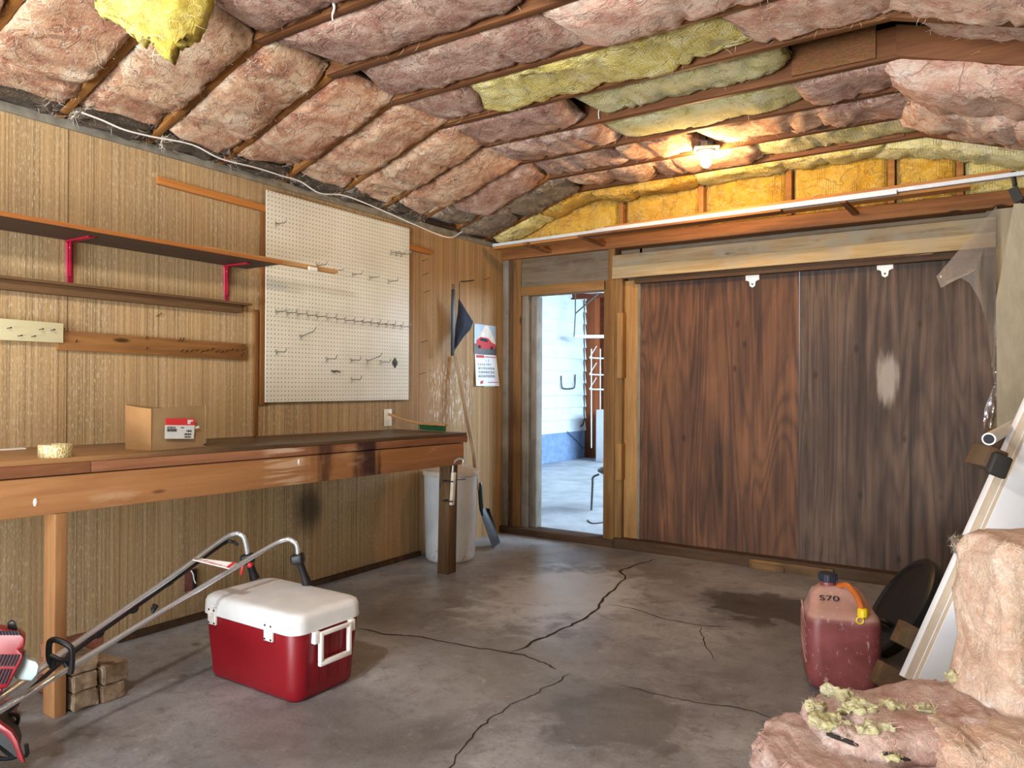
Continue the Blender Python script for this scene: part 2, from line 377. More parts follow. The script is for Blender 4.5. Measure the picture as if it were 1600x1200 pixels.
def emit(name, c, s):
    m = Mat(name); m.set(Base_Color=lin(c), Emission_Color=lin(c), Emission_Strength=s); return m.m
BULB = emit('glowing_bulb_glass', (1., .62, .28), 800.)
PORC = plain('cream_porcelain', 'D8CFB0', .4, 0, .05)
SIDING = plain('white_siding_paint', 'D8E2E6', .6, 0, .06, 6)
FOUND = plain('blue_grey_foundation_paint', '7E98BC', .8, 0, .15, 12)
RUSTW = wood('rust_brown_post', '7A3C20', 'B0683C', 'Z')
RUSTX = wood('rust_brown_rafter', '6A3220', '9A5638', 'X')
CHAIRB = plain('brown_vinyl', '4E4030', .5, 0, .1)
ROOFD = plain('dark_roof_board', '2E221A', .9, 0, .2)
TAPEM = Mat('clear_tape_roll'); TAPEM.set(Base_Color=lin('B8A468'), Roughness=.2)
tn = TAPEM.n('TexVoronoi', {'Vector': TAPEM.pos((170, 170, 90)), 'Scale': 1.}).outputs['Distance']
TAPEM.set(Base_Color=TAPEM.ramp(tn, [(.3, 'B09A5A'), (.7, 'DCD2A8')])); TAPEM.bump(tn, .6, .004); TAPEM = TAPEM.m

# ------------------------------------------------------------------ mesh helpers
def frame(d, upv=(0, 0, 1)):
    d = V(d).normalized(); u = V(upv)
    if abs(d.dot(u)) > .98: u = V((0, 1, 0)) if abs(d.y) < .9 else V((1, 0, 0))
    s = d.cross(u).normalized(); return d, s, s.cross(d).normalized()
class MB:
    def __init__(s): s.v = []; s.f = []
    def add(s, vs, fs):
        o = len(s.v); s.v += [V(x) for x in vs]; s.f += [tuple(i+o for i in q) for q in fs]; return s
    def box(s, lo, hi, mtx=None):
        x0, y0, z0 = lo; x1, y1, z1 = hi
        vs = [V(p) for p in ((x0, y0, z0), (x1, y0, z0), (x1, y1, z0), (x0, y1, z0), (x0, y0, z1), (x1, y0, z1), (x1, y1, z1), (x0, y1, z1))]
        if mtx: vs = [mtx @ p for p in vs]
        return s.add(vs, [(3, 2, 1, 0), (4, 5, 6, 7), (0, 1, 5, 4), (1, 2, 6, 5), (2, 3, 7, 6), (3, 0, 4, 7)])
    def beam(s, p0, p1, w, h, upv=(0, 0, 1)):
        p0, p1 = V(p0), V(p1); d, sd, u = frame(p1-p0, upv)
        vs = [p+sd*a*w/2+u*b*h/2 for p in (p0, p1) for a, b in ((-1, -1), (1, -1), (1, 1), (-1, 1))]
        return s.add(vs, [(0, 1, 2, 3), (7, 6, 5, 4), (0, 4, 5, 1), (1, 5, 6, 2), (2, 6, 7, 3), (3, 7, 4, 0)])
    def tube(s, pts, r, n=10, cap=True):
        pts = [V(p) for p in pts]; m = len(pts); rs = r if isinstance(r, (list, tuple)) else [r]*m
        vs = []; pu = None
        for i, p in enumerate(pts):
            d = (pts[min(i+1, m-1)]-pts[max(i-1, 0)])
            if pu is None: _, sd, u = frame(d)
            else:
                d.normalize(); sd = d.cross(pu); sd = sd.normalized() if sd.length > 1e-6 else frame(d)[1]; u = sd.cross(d).normalized()
            pu = u
            vs += [p+(sd*cos(2*pi*k/n)+u*sin(2*pi*k/n))*rs[i] for k in range(n)]
        fs = [(i*n+k, i*n+(k+1) % n, (i+1)*n+(k+1) % n, (i+1)*n+k) for i in range(m-1) for k in range(n)]
        if cap: fs += [tuple(range(n-1, -1, -1)), tuple((m-1)*n+k for k in range(n))]
        return s.add(vs, fs)
    def lathe(s, prof, n=40, mtx=None):
        vs = [V((r*cos(2*pi*k/n), r*sin(2*pi*k/n), z)) for r, z in prof for k in range(n)]
        if mtx: vs = [mtx @ p for p in vs]
        m = len(prof)
        fs = [(i*n+k, i*n+(k+1) % n, (i+1)*n+(k+1) % n, (i+1)*n+k) for i in range(m-1) for k in range(n)]
        fs += [tuple(range(n-1, -1, -1)), tuple((m-1)*n+k for k in range(n))]
        return s.add(vs, fs)
    def prism(s, poly, off):
        poly = [V(p) for p in poly]; off = V(off); n = len(poly)
        return s.add(poly+[p+off for p in poly], [tuple(range(n-1, -1, -1)), tuple(range(n, 2*n))]+[(k, (k+1) % n, n+(k+1) % n, n+k) for k in range(n)])
    def loft(s, rings):
        n = len(rings[0]); vs = [p for r in rings for p in r]; m = len(rings)
        fs = [(i*n+k, i*n+(k+1) % n, (i+1)*n+(k+1) % n, (i+1)*n+k) for i in range(m-1) for k in range(n)]
        fs += [tuple(range(n-1, -1, -1)), tuple((m-1)*n+k for k in range(n))]
        return s.add(vs, fs)
    def sheet(s, P, nu, nv):
        vs = [P(i/nu, j/nv) for i in range(nu+1) for j in range(nv+1)]
        return s.add(vs, [(i*(nv+1)+j, (i+1)*(nv+1)+j, (i+1)*(nv+1)+j+1, i*(nv+1)+j+1) for i in range(nu) for j in range(nv)])
def obj(name, mb, mat, parent=None, bevel=0., angle=35, seg=2, thick=0.):
    me = bpy.data.meshes.new(name)
    off = parent_world(parent) if parent else V((0, 0, 0))
    me.from_pydata([tuple(p-off) for p in mb.v], [], mb.f)
    bm = bmesh.new(); bm.from_mesh(me)
    bmesh.ops.recalc_face_normals(bm, faces=bm.faces)
    if thick:
        bmesh.ops.solidify(bm, geom=bm.faces[:], thickness=thick)
    if bevel:
        es = [e for e in bm.edges if len(e.link_faces) == 2 and e.calc_face_angle(0) > .6]
        bmesh.ops.bevel(bm, geom=es, offset=bevel, segments=seg, affect='EDGES', profile=.5, clamp_overlap=True)
    bm.to_mesh(me); bm.free()
    me.shade_smooth(); me.set_sharp_from_angle(angle=rad(angle))
    me.materials.append(mat)
    o = bpy.data.objects.new(name, me); COL.objects.link(o)
    if parent: o.parent = parent
    return o
def parent_world(p):
    w = V((0, 0, 0))
    while p is not None: w = w+p.location; p = p.parent
    return w
def tag(o, label, cat, group=None, kind=None):
    o['label'] = label; o['category'] = cat
    if group: o['group'] = group
    if kind: o['kind'] = kind
    return o
def root(name, loc, label, cat, group=None):
    o = bpy.data.objects.new(name, None); COL.objects.link(o); o.location = loc; o.empty_display_size = .1
    return tag(o, label, cat, group)
def struct(name, mb, mat, label=None, parent=None, **k):
    o = obj(name, mb, mat, parent, **k); o['kind'] = 'structure'
    if label and not parent: o['label'] = label
    return o
def text(name, body, size, mtx, mat, parent, extrude=.0004, shear=0., align='LEFT'):
    cu = bpy.data.curves.new(name, 'FONT'); cu.body = body; cu.size = size; cu.extrude = extrude; cu.shear = shear; cu.align_x = align
    cu.materials.append(mat); t_ = bpy.data.objects.new(name, cu); COL.objects.link(t_)
    me = bpy.data.meshes.new_from_object(t_.evaluated_get(bpy.context.evaluated_depsgraph_get())); me.materials.clear(); me.materials.append(mat)
    bpy.data.objects.remove(t_); o = bpy.data.objects.new(name, me); COL.objects.link(o)
    o.parent = parent; m = mtx.copy(); m.translation = m.translation-parent_world(parent); o.matrix_local = m
    return o
def basis(o, x, y):
    x = V(x).normalized(); y = V(y); z = x.cross(y).normalized(); y = z.cross(x)
    return Matrix(((x.x, y.x, z.x, o[0]), (x.y, y.y, z.y, o[1]), (x.z, y.z, z.z, o[2]), (0, 0, 0, 1)))
def arc(pts, n=6):      # Catmull-Rom through the points
    pts = [V(p) for p in pts]; q = [pts[0]*2-pts[1]]+pts+[pts[-1]*2-pts[-2]]; out = []
    for i in range(1, len(q)-2):
        for k in range(n):
            t = k/n; a, b, c, d = q[i-1:i+3]
            out.append(.5*((2*b)+(c-a)*t+(2*a-5*b+4*c-d)*t*t+(3*b-a-3*c+d)*t**3))
    return out+[pts[-1]]

BW = 5.184      # near face of the back wall
# ------------------------------------------------------------------ the setting
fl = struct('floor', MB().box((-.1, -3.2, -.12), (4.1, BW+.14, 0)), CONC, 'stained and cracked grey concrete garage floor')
def crack(pix, w):
    ps = [PZ(*p) for p in pix]; pts = arc(ps, 7); mb = MB(); n = len(pts)
    L = []
    for i, p in enumerate(pts):
        d = (pts[min(i+1, n-1)]-pts[max(i-1, 0)]).normalized(); s = V((-d.y, d.x, 0))
        j = noise.noise(p*11)*.018+noise.noise(p*37)*.010; wd = w*(.6+.9*abs(noise.noise(p*9)))*min(1, (i+.4)/3, (n-i-.6)/3)
        L += [p+s*(j-wd)+V((0, 0, .0012)), p+s*(j+wd)+V((0, 0, .0012))]
    mb.add(L, [(2*i, 2*i+1, 2*i+3, 2*i+2) for i in range(n-1)])
    struct('crack', mb, CRACK, parent=fl)
crack([(1030, 872), (975, 890), (975, 905), (945, 935), (930, 955), (890, 978), (845, 998), (800, 1020)], .009)
crack([(560, 982), (610, 992), (660, 996), (715, 1008), (800, 1020), (850, 1036), (872, 1046)], .006)
crack([(946, 945), (985, 950), (1040, 967), (1095, 977), (1145, 980)], .004)
crack([(1095, 978), (1098, 1000), (1120, 1035)], .003)
crack([(895, 1050), (850, 1078), (800, 1102), (770, 1122), (735, 1152), (715, 1180), (702, 1215)], .0035)
crack([(965, 1070), (1040, 1088), (1100, 1100), (1150, 1105), (1205, 1122), (1260, 1150)], .003)

struct('wall_left', MB().box((-.1, -3.2, 0), (0, BW, 2.43)), PANEL, 'left wall of striated tan wood panelling')
struct('wall_right', MB().box((4.0, -3.2, 0), (4.1, BW+.14, 2.43)), PALEPLY, 'right wall, out of view')
struct('baseboard_left', MB().box((0, 1.9, 0), (.02, 4.1, .035)), SILLW, 'low dark strip along the foot of the left wall')
rear = MB().box((-.1, -3.3, 0), (.55, -3.2, 2.43)).box((3.6, -3.3, 0), (4.1, -3.2, 2.43)).box((.55, -3.3, 2.12), (3.6, -3.2, 2.43)).box((-.1, -3.3, 2.43), (4.1, -3.2, 3.1))
struct('wall_rear', rear, PALEPLY, 'rear wall around the open vehicle door, out of view')
# roof boards above the insulation
cl = MB()
prof = [(-.12, 2.56), (.85, 2.90), (3.155, 2.90), (4.12, 2.56)]
cl.prism([(x, -3.3, z) for x, z in prof]+[(x, -3.3, z+.03) for x, z in reversed(prof)], (0, 8.8, 0))
struct('ceiling', cl, ROOFD, 'dark roof boards above the insulation')
struct('trim_1', MB().box((0, -1, 2.385), (.012, BW-.03, 2.425)), TRIMG, 'dented grey strip along the top of the left wall')
struct('trim_2', MB().box((-.1, -3.2, 2.43), (.05, BW+.1, 2.46)), SILLW, 'dark wall plate on top of the left wall')

# back wall framing, board by board
Y0, Y1 = BW, BW+.12
struct('wall_back', MB().box((-.1, BW+.10, 0), (.14, Y1, 2.31)).box((.14, BW+.1, 2.0), (1.0, Y1, 2.31)).box((1.0, BW+.10, 0), (1.22, Y1, 2.31)).box((1.2, BW+.1, 2.1), (3.6, Y1, 2.31)).box((3.45, BW+.06, 0), (4.1, Y1, 2.31)), GREYW_D, 'rough boarding behind the framing of the back wall')
k = [0]
def trim(lo, hi, mat, label, bev=.003):
    k[0] += 1
    return struct('trim_%d' % (k[0]+2), MB().box(lo, hi), mat, label, bevel=bev)
trim((0.0, BW-.01, 0), (.055, Y1, 2.31), GRYW_Z, 'grey corner board where left and back walls meet')
trim((.055, BW+.005, 0), (.10, Y1, 2.31), DRKW_Z, 'dark strip beside the corner board')
trim((.10, BW, .05), (.175, Y1, 2.31), BRNW_Z, 'brown stud left of the doorway')
trim((.175, BW+.02, .05), (.235, Y1+.02, 2.0), GRYW_Z, 'grey door jamb with vertical splits')
trim((.235, BW+.07, .05), (.29, Y1+.04, 1.99), GRYW_Z, 'weathered inner jamb strip of the doorway')
trim((.10, BW+.01, 2.06), (.985, Y1, 2.30), GREYW_D, 'dark weathered header board above the doorway')
trim((.175, BW, 1.99), (.96, Y1, 2.065), wood('brown_lintel', '6A4A2A', 'A07A48', 'X'), 'brown lintel board over the doorway')
trim((.945, BW, .03), (.985, Y1+.02, 2.06), BRNW_Z, 'narrow brown jamb right of the doorway')
trim((.985, BW-.015, .02), (1.045, Y1, 2.31), BRNW_Z, 'full height brown post between doorway and sliding doors')
trim((1.045, BW-.01, .05), (1.105, Y1, 2.25), wood('split_post', '5E4226', 'A98552', 'Z'), 'cracked rough post beside the sliding doors')
trim((1.105, BW+.035, .04), (1.22, Y1, 2.05), TANW_Z, 'light tan board at the edge of the sliding doors')
trim((1.218, BW+.03, .06), (1.238, Y1, 2.05), GRYW_Z, 'grey edge strip beside the left sliding door')
for z0, z1, x in ((1.30, 1.80, 1.075), (.52, .80, 1.07)):
    trim((x, BW-.035, z0), (x+.045, BW+.03, z1), TANW_Z, 'tan wood stop block nailed to the post, %s one' % ('upper' if z0 > 1 else 'lower'))
trim((1.03, BW-.03, 2.155), (3.50, BW+.02, 2.245), GREYW_X, 'grey upper board of the long door header')
trim((1.03, BW-.035, 2.065), (3.50, BW+.02, 2.155), wood('pale_header_board', '87704C', 'CDB68C', 'X', weather='A2957C'), 'paler lower board of the long door header')
trim((1.2, BW+.0, 2.02), (3.50, BW+.045, 2.062), SILLW, 'dark track recess above the sliding doors')
trim((-.02, BW-.03, 2.30), (3.62, Y1, 2.345), PLATE_W, 'lower top plate across the back wall')
trim((-.02, BW-.02, 2.345), (4.0, Y1, 2.395), PLATE_W, 'upper top plate across the back wall')
trim((.0, BW-.05, 0), (1.06, Y1, .055), SILLW, 'dark worn sill under the doorway')
trim((1.05, BW-.05, 0), (3.7, BW+.10, .075), SILLW, 'dark rough sill under the sliding doors')
trim((3.50, BW-.02, .05), (3.66, Y1, 2.29), PALEPLY, 'pale plywood strip right of the sliding doors')
trim((-.02, BW+.09, 2.395), (4.1, Y1+.02, 3.05), ROOFD, 'dark boarding behind the gable insulation')
for n, x in enumerate((1.10, 1.727, 2.332, 2.95, 3.318)):
    trim((x-.019, BW-.035, 2.395), (x+.019, BW+.08, 2.80), TRUSS_L if n != 1 else RAILW, '%s gable stud between yellow batts' % ('first', 'second', 'third', 'fourth', 'fifth')[n])
# sliding plywood doors
def door(n, x0, x1, mat, label):
    r = struct('door_%d' % n, MB().box((x0, BW+.045, .075), (x1, BW+.065, 2.05)), mat, label)
    return r
d1 = door(1, 1.238, 2.386, DOORL, 'reddish brown left plywood sliding door')
d2 = door(2, 2.390, 3.50, DOORR, 'grey brown right plywood sliding door with pale stain')
for d, px in ((d1, (1176, 437)), (d2, (1383, 420))):
    c = PY(*px, BW+.045); x, z = c.x, c.z
    mb = MB().box((x-.047, BW+.037, z-.005), (x+.047, BW+.0445, z+.055)).prism([(x-.045, BW+.038, z), (x-.022, BW+.038, z-.014), (x-.018, BW+.038, z-.045), (x, BW+.038, z-.056), (x+.018, BW+.038, z-.045), (x+.022, BW+.038, z-.014), (x+.045, BW+.038, z)], (0, .006, 0)).box((x-.047, BW+.033, z+.016), (x+.047, BW+.038, z+.022))
    h = struct('hanger_bracket', mb, WHITEP, parent=d, bevel=.0015)
    for sx, sz in ((-.03, .04), (.03, .04), (0, -.032)):
        struct('bolt', MB().lathe([(.006, 0), (.006, .004), (.003, .006)], 10, basis((x+sx, BW+.037, z+sz), (1, 0, 0), (0, 0, 1))), NAILM, parent=h)

# ------------------------------------------------------------------ room beyond the doorway
struct('floor_beyond', MB().box((-4, BW+.14, -.12), (5, 14, -.004)), CONC2, 'bright concrete floor beyond the doorway')
wx = -2.5
fo = MB().box((wx-.1, BW+.2, 0), (wx, 11.42, .47)); struct('wall_foundation', fo, FOUND, 'blue grey foundation course of the room beyond')
sd = MB()
for i in range(12):
    z0 = .47+i*.205; sd.add([(wx, BW+.2, z0+.205), (wx+.03, BW+.2, z0), (wx+.03, 11.42, z0), (wx, 11.42, z0+.205), (wx-.1, BW+.2, z0+.205), (wx-.1, BW+.2, z0), (wx-.1, 11.42, z0), (wx-.1, 11.42, z0+.205)],
                            [(0, 1, 2, 3), (0, 4, 5, 1), (3, 2, 6, 7), (1, 5, 6, 2), (0, 3, 7, 4)])
struct('wall_siding', sd, SIDING, 'white lap siding wall of the room beyond', angle=20)
struct('wall_far', MB().box((-3.2, 13.2, 0), (4.5, 13.3, 3.2)), RUSTX, 'rust brown far wall of the room beyond')
struct('trim_40', MB().box((wx-.05, 11.42, 0), (wx+.2, 11.6, 3.2)), RUSTW, 'rust brown corner post of the room beyond', bevel=.006)
rb = MB().box((-3.6, BW+.14, 2.93), (4.5, 13.3, 2.97)); struct('ceiling_beyond', rb, ROOFD, 'roof over the room beyond')
for i, y in enumerate((8.3, 9.6, 10.9, 12.2)):
    struct('trim_%d' % (41+i), MB().box((-2.9, y, 2.70), (4.4, y+.05, 2.92)), RUSTX, 'rust brown roof joist of the room beyond')
# things seen through the doorway
def wp(u, v): return PX(u, v, wx)
c1 = MB().tube([PX(913, 458, wx+.03), PX(913, 655, wx+.03), PX(911, 664, wx+.03), PX(907, 666, wx+.03)], .012)
tag(obj('conduit', c1, GALV), 'long grey hooked pipe down the white siding beyond doorway', 'pipe')
c2 = MB().tube(arc([PX(877, 587, wx+.04), PX(877.5, 602, wx+.04), PX(881, 607, wx+.05), PX(894, 607, wx+.05), PX(898, 603, wx+.05), PX(899, 585, wx+.04)], 5), .012)
tag(obj('wall_rack', c2, GALV), 'small U-shaped metal bracket on white siding beyond doorway', 'bracket')
c3 = MB().tube(arc([PX(886, 674, wx+.03), PX(900, 688, wx+.03), PX(912, 700, wx+.05), PX(917, 690, wx+.05)], 5), .006)
tag(obj('loose_wire', c3, BLACK), 'thin black wire hanging against the blue foundation', 'wire')
c4 = MB().tube([PX(899, 456, wx+.3), PX(899, 490, wx+.3), PX(897, 526, wx+.3)], .01).tube([PX(899, 490, wx+.3), PX(936, 458, wx+.55)], .012)
r = root('hanging_light', PX(920, 525, wx+.5), 'white shop light hanging on rods beyond the doorway', 'light')
obj('rod', c4, GALV, r)
a, b = PX(897, 526, wx+.3), PX(948, 526, wx+.7)
obj('housing', MB().beam(a, b, .12, .05), WHITEP, r, bevel=.006)
struct_beam = MB().beam(PX(905, 455, wx+.5), PX(946, 457, wx+.5), .25, .04)
tag(obj('ceiling_plank', struct_beam, WHITEP), 'white plank under the joists beyond the doorway', 'plank')
r = root('wire_shelf', PX(935, 640, wx+.45), 'white wire shelving unit against the rust brown post', 'shelf')
for i, v in enumerate((559, 585, 608)):
    a, b = PX(921, v, wx+.35), PX(947, v+1, wx+.6)
    obj('wire_rack', MB().tube([a, b], .012).tube([a+V((0, .25, 0)), b+V((0, .25, 0))], .012).tube([a, PX(932, v-18, wx+.5)], .008), WHITEP, r)
for u in (924, 938):
    obj('upright', MB().tube([PX(u, 545, wx+.45), PX(u, 700, wx+.45)], .01), WHITEP, r)
r = root('cabinet', PX(938, 718, wx+.5), 'tall white cabinet side just inside the doorway edge', 'cabinet')
a = PX(931, 716, wx+.5); obj('body', MB().box((a.x, a.y, 0), (a.x+.5, a.y+.5, PX(931, 640, wx+.5).z)), WHITEP, r, bevel=.008)
obj('door', MB().box((a.x+.01, a.y-.02, .04), (a.x+.49, a.y-.001, PX(931, 640, wx+.5).z-.03)), WHITEP, r, bevel=.004)
# chair
b0 = PZ(924, 797); s0 = b0+V((.02, .0, .46))
r = root('chair', (b0.x+.2, b0.y, 0), 'chair with brown padded seat and tube legs beyond the doorway', 'chair')
sx0 = PY(927, 735, b0.y)
obj('seat', MB().lathe([(.005, 0), (.17, 0), (.2, .018), (.2, .035), (.17, .055), (.005, .06)], 32, Matrix.Translation((sx0.x+.2, b0.y+.14, sx0.z-.03))), CHAIRB, r)
for dx, dy in ((0, 0), (.38, 0), (.02, .32), (.36, .32)):
    q = V((b0.x+dx, b0.y+dy, 0)); s = .05 if dx < .1 else -.05
    obj('leg', MB().tube(arc([q, q+V((.012*(1 if s > 0 else -1), 0, .25)), q+V((s*.35, 0, sx0.z-.07)), q+V((s*1.6, 0, sx0.z-.035))], 6), .011), GALV, r)
tag(obj('twig', MB().tube(arc([PZ(918, 813), PZ(926, 818), PZ(946, 816)], 4), .006), NAILM), 'bent dark twig on floor just beyond the doorway', 'twig')

# ------------------------------------------------------------------ roof trusses
ORD = ['first', 'second', 'third', 'fourth', 'fifth', 'sixth', 'seventh', 'eighth', 'ninth', 'tenth', 'eleventh', 'twelfth']
TY = [4.89-.408*i for i in range(12)]
SL = (2.70-2.42)/.85
def prof_z(x): return 2.42+x*SL if x < .85 else (2.70 if x < 3.155 else 2.70-(x-3.155)*SL)
for i, y in enumerate(TY):
    r = root('roof_truss', (0, y, 2.42), '%s brown roof truss counted from the back wall' % ORD[i], 'truss', 'roof trusses')
    h = .14
    def slab(pts, y0, y1): return MB().prism([(x, y0, z) for x, z in pts], (0, y1-y0, 0))
    obj('rafter', slab([(0, 2.42), (.87, 2.42+.87*SL), (.87, 2.42+.87*SL+h), (0, 2.42+h)], y-.019, y+.019), TRUSS_L, r, bevel=.002)
    obj('collar_tie', slab([(.82, 2.70), (3.17, 2.70), (3.14, 2.70+h), (.85, 2.70+h)], y-.0185+.003, y+.0185+.003), TRUSS_X, r, bevel=.002)
    obj('rafter', slab([(4.0, 2.42), (4.0, 2.42+h), (3.13, 2.42+.87*SL+h), (3.13, 2.42+.87*SL)], y-.021, y+.017), TRUSS_X, r, bevel=.002)
    if i in (3, 0, 5):
        obj('gusset', MB().box((2.69, y-.034, 2.712), (3.05, y-.0215, 2.862)), OSB, r)
    if i in (2, 3, 4, 5, 6, 7):
        x0 = .80+.1*random.random()
        obj('gusset', MB().prism([(x0, y-.032, 2.70), (x0+.42, y-.032, 2.712), (x0+.42, y-.032, 2.80), (x0, y-.032, 2.80)], (0, .0115, 0)), OSB, r)

# ------------------------------------------------------------------ insulation batts
def batt(mat, label, x0, x1, ya, yb, dz=0., th=.10, seed=0, na=None, m=44, crumple=1., torn=.5, name='insulation_batt', group='insulation batts in the ceiling', sagmid=0., cat='insulation'):
    L = (x1-x0); na = na or max(16, int(L/.022)); w = (yb-ya); yc = (ya+yb)/2
    so = V((seed*3.17, seed*1.31, seed*2.23)); rings = []
    rn = random.Random(seed*13+5); kx = rn.uniform(-.4, .4); tilt = rn.uniform(-.012, .014); lean = rn.uniform(-.02, .02)
    crs = [(rn.uniform(.12, .9), rn.uniform(-.5, .5), rn.uniform(.4, 1.)) for _ in range(max(2, int(L*4)))]
    for i in range(na+1):
        a = i/na; e = 2*a-1
        sh = max(.02, 1-abs(e)**9)**.5; sw = .90+.10*max(0, 1-abs(e)**5)
        ring = []
        x = x0+L*a; z = prof_z(x); zs = (prof_z(x+.05)-prof_z(x-.05))/.1
        nrm = V((-zs, 0, 1)).normalized(); base = V((x, yc, z+dz-sagmid*(1-e*e)+tilt*e*min(1, L)))
        for j in range(m):
            t = 2*pi*j/m; cs, sn = cos(t), sin(t)
            pw = .30
            cy = math.copysign(abs(cs)**pw, cs)*w/2*sw; cz = math.copysign(abs(sn)**pw, sn)*th/2*sh
            if cz < 0: cz *= 1+.30*max(0, 1-(2*cy/w)**4)*(1-e**6)
            p = base+V((0, cy, 0))+nrm*(th/2+cz)
            q = p+so
            big = noise.fractal(q*4.5, .8, 2., 3)*.014
            cr = noise.ridged_multi_fractal(V((q.x*7, q.y*13, q.z*9)), .9, 2.1, 4, 1., 2.)
            fine = noise.fractal(q*38, .7, 2., 3)*.0045
            ln = 1-min(1, abs(noise.noise(V((q.x*4.3, q.y*4.3, q.z*6))))/.07)
            d = (big-(max(0, cr-1.1))*.010+fine-.010*ln*ln)*crumple
            for a0, k0, w0 in crs:
                g_ = (x-x0-L*a0-k0*cy)/.016
                if abs(g_) < 3: d -= w0*.016*math.exp(-g_*g_)*crumple
            p.x += cy*kx*e*abs(e)
            p.z += lean*cy*4*(.25+.75*abs(e))
            ed = max(0, abs(e)-.86)/.14
            o = V((0, cs, 0))*.7+nrm*sn
            p = p+o*d
            if ed > 0: p.x += (1 if e > 0 else -1)*ed*torn*(noise.noise(q*9)*.06+noise.noise(q*33)*.03)
            ring.append(p)
        rings.append(ring)
    o = obj(name, MB().loft(rings), mat, angle=180)
    tag(o, label, cat, group); return o
rs = 0
def bay(i):    # between truss i+1 (near) and truss i (far)
    return TY[i+1]+.021, TY[i]-.021
def B(i, mat, x0, x1, what, **kw):
    global rs; rs += 1
    y0, y1 = bay(i)
    e = kw.pop('ov', .0)
    return batt(mat, what+', %s bay from the back' % ORD[i], x0, x1, y0-e, y1+e, seed=rs, **kw)
for i in range(11):
    # low on the left slope: a short crushed end and a long pillow
    if i >= 1:
        B(i, GREYB if i < 2 else PINK, .10, .32, 'short crushed batt end at the left wall', dz=-.005+.01*random.random(), th=.10, crumple=1.5, torn=1.)
        B(i, PINK if i not in (1,) else PINK_SHADE, .24+.05*random.random(), .90+.05*random.random(), 'plump pink batt on the left slope', dz=-.022-.012*random.random(), th=.13, crumple=1.1)
    else:
        B(i, GREYB, .04, .45, 'dirty grey crushed batt at the left wall', dz=-.01, th=.11, crumple=1.7, torn=1.)
        B(i, GREYB, .40, .95, 'dirty grey tan batt on the left slope', dz=-.02, th=.10, crumple=1.5)
for i in range(11):
    y0, y1 = bay(i)
    if i >= 5:
        B(i, PINK_SHADE, .90, 2.05, 'shade-toned pink batt on the flat part, left end', dz=.01-.01*random.random(), th=.12)
        B(i, PINK_LIT if i in (5, 6) else PINK_SHADE, 2.0, 3.2, 'pale pink batt on the flat part, ridge end', dz=-.012-.01*random.random(), th=.13, ov=.004, crumple=1.2)
    elif i == 4:
        B(4, PINK_SHADE, .88, 1.30, 'shade-toned pink batt left of the yellow one', dz=.015, th=.11)
        B(4, YEL, 1.27, 2.60, 'long sagging yellow batt', dz=.0, th=.10, crumple=1.7, torn=.6, sagmid=.0)
        B(4, PINK_LIT, 2.58, 3.2, 'pale pink batt beside the yellow one at the ridge end', dz=.01, th=.12)
    elif i == 3:
        B(3, PINK_SHADE, .84, 1.60, 'shade-toned pink batt, squared off at its right end', dz=.0, th=.11)
        B(3, YELG, 1.62, 2.70, 'shaggy green yellow batt set high', dz=.035, th=.09, crumple=1.6, torn=1.)
    elif i == 2:
        B(2, PINK_SHADE, .84, 1.64, 'shade-toned pink batt, rounded at its right end', dz=-.005, th=.11)
        B(2, YELG, 1.60, 2.70, 'smooth pale yellow sagging batt', dz=.025, th=.10, crumple=.9, sagmid=.02)
        B(2, PINK_SHADE, 2.66, 3.22, 'rumpled pink batt by the ridge', dz=.0, th=.12, crumple=1.4)
    elif i == 1:
        B(1, PINK_SHADE, .88, 1.52, 'dark pink batt left of the bulb', dz=.01, th=.11)
        B(1, PINK, 1.50, 1.95, 'torn pink batt lit orange by the bulb', dz=.0, th=.09, crumple=1.3, torn=1.)
        B(1, PINK, 2.02, 2.75, 'drooping pink batt right of the bulb', dz=.02, th=.08, crumple=1.3)
        B(1, PINK_SHADE, 2.66, 3.22, 'grey pink batt tucked by the ridge', dz=.0, th=.12, crumple=1.5)
    else:
        B(0, PINK, .95, 1.60, 'ragged pink batt left of the bulb', dz=-.0, th=.09, crumple=1.7, torn=1.2)
        B(0, PINK, 1.55, 2.28, 'ragged pink batt behind the bulb', dz=-.005, th=.09, crumple=1.6, torn=1.)
        B(0, YELG, 2.25, 3.2, 'yellow scraps of batt near the ridge', dz=.02, th=.09, crumple=1.2, torn=1.)
    # right slope
    if i in (1, 2):
        B(i, PINK_LIT, 3.10, 3.99, 'thick pale pink batt hanging on the right slope', dz=-.10, th=.17, ov=.03, crumple=1.7)
    elif i == 3:
        B(i, PINK_LIT, 3.2, 3.99, 'pale pink batt tucked high beside the ridge', dz=.085, th=.05, crumple=1.)
    elif i == 0:
        B(i, PINK_LIT, 3.2, 3.99, 'pale pink batt high on the right slope', dz=-.02, th=.12, crumple=1.4)
    else:
        B(i, PINK_LIT, 3.14, 3.99, 'pale pink batt on the right slope', dz=-.02, th=.12, crumple=1.4)
for i in range(2, 9):
    B(i, DARKB, .015, .13, 'clump of dark dirty fibre on the left wall plate', dz=-.012, th=.05, crumple=1.3, torn=.6, na=14)
# over the gable
gk = dict(ya=4.915, yb=BW-.04)
for n, (a, b, lab, dz, mt) in enumerate(((.05, .55, 'crumpled yellow batt low in the far left corner', -.02, YEL), (.5, 1.05, 'yellow batt climbing the slope over the door corner', -.02, YEL), (.98, 1.75, 'drooping yellow roll over the sliding doors', -.05, YEL), (1.7, 2.35, 'thin yellow batt flap above the gable studs', -.02, YEL), (2.3, 2.95, 'thin yellow batt flap left of the ridge', -.015, YEL), (2.9, 3.95, 'long folded yellow batt right of the ridge', -.05, YELG))):
    batt(YEL_GLOW if n in (1, 2) else mt, lab, a, b, dz=dz, th=.085, seed=60+n, crumple=1.25, torn=.8, **gk)
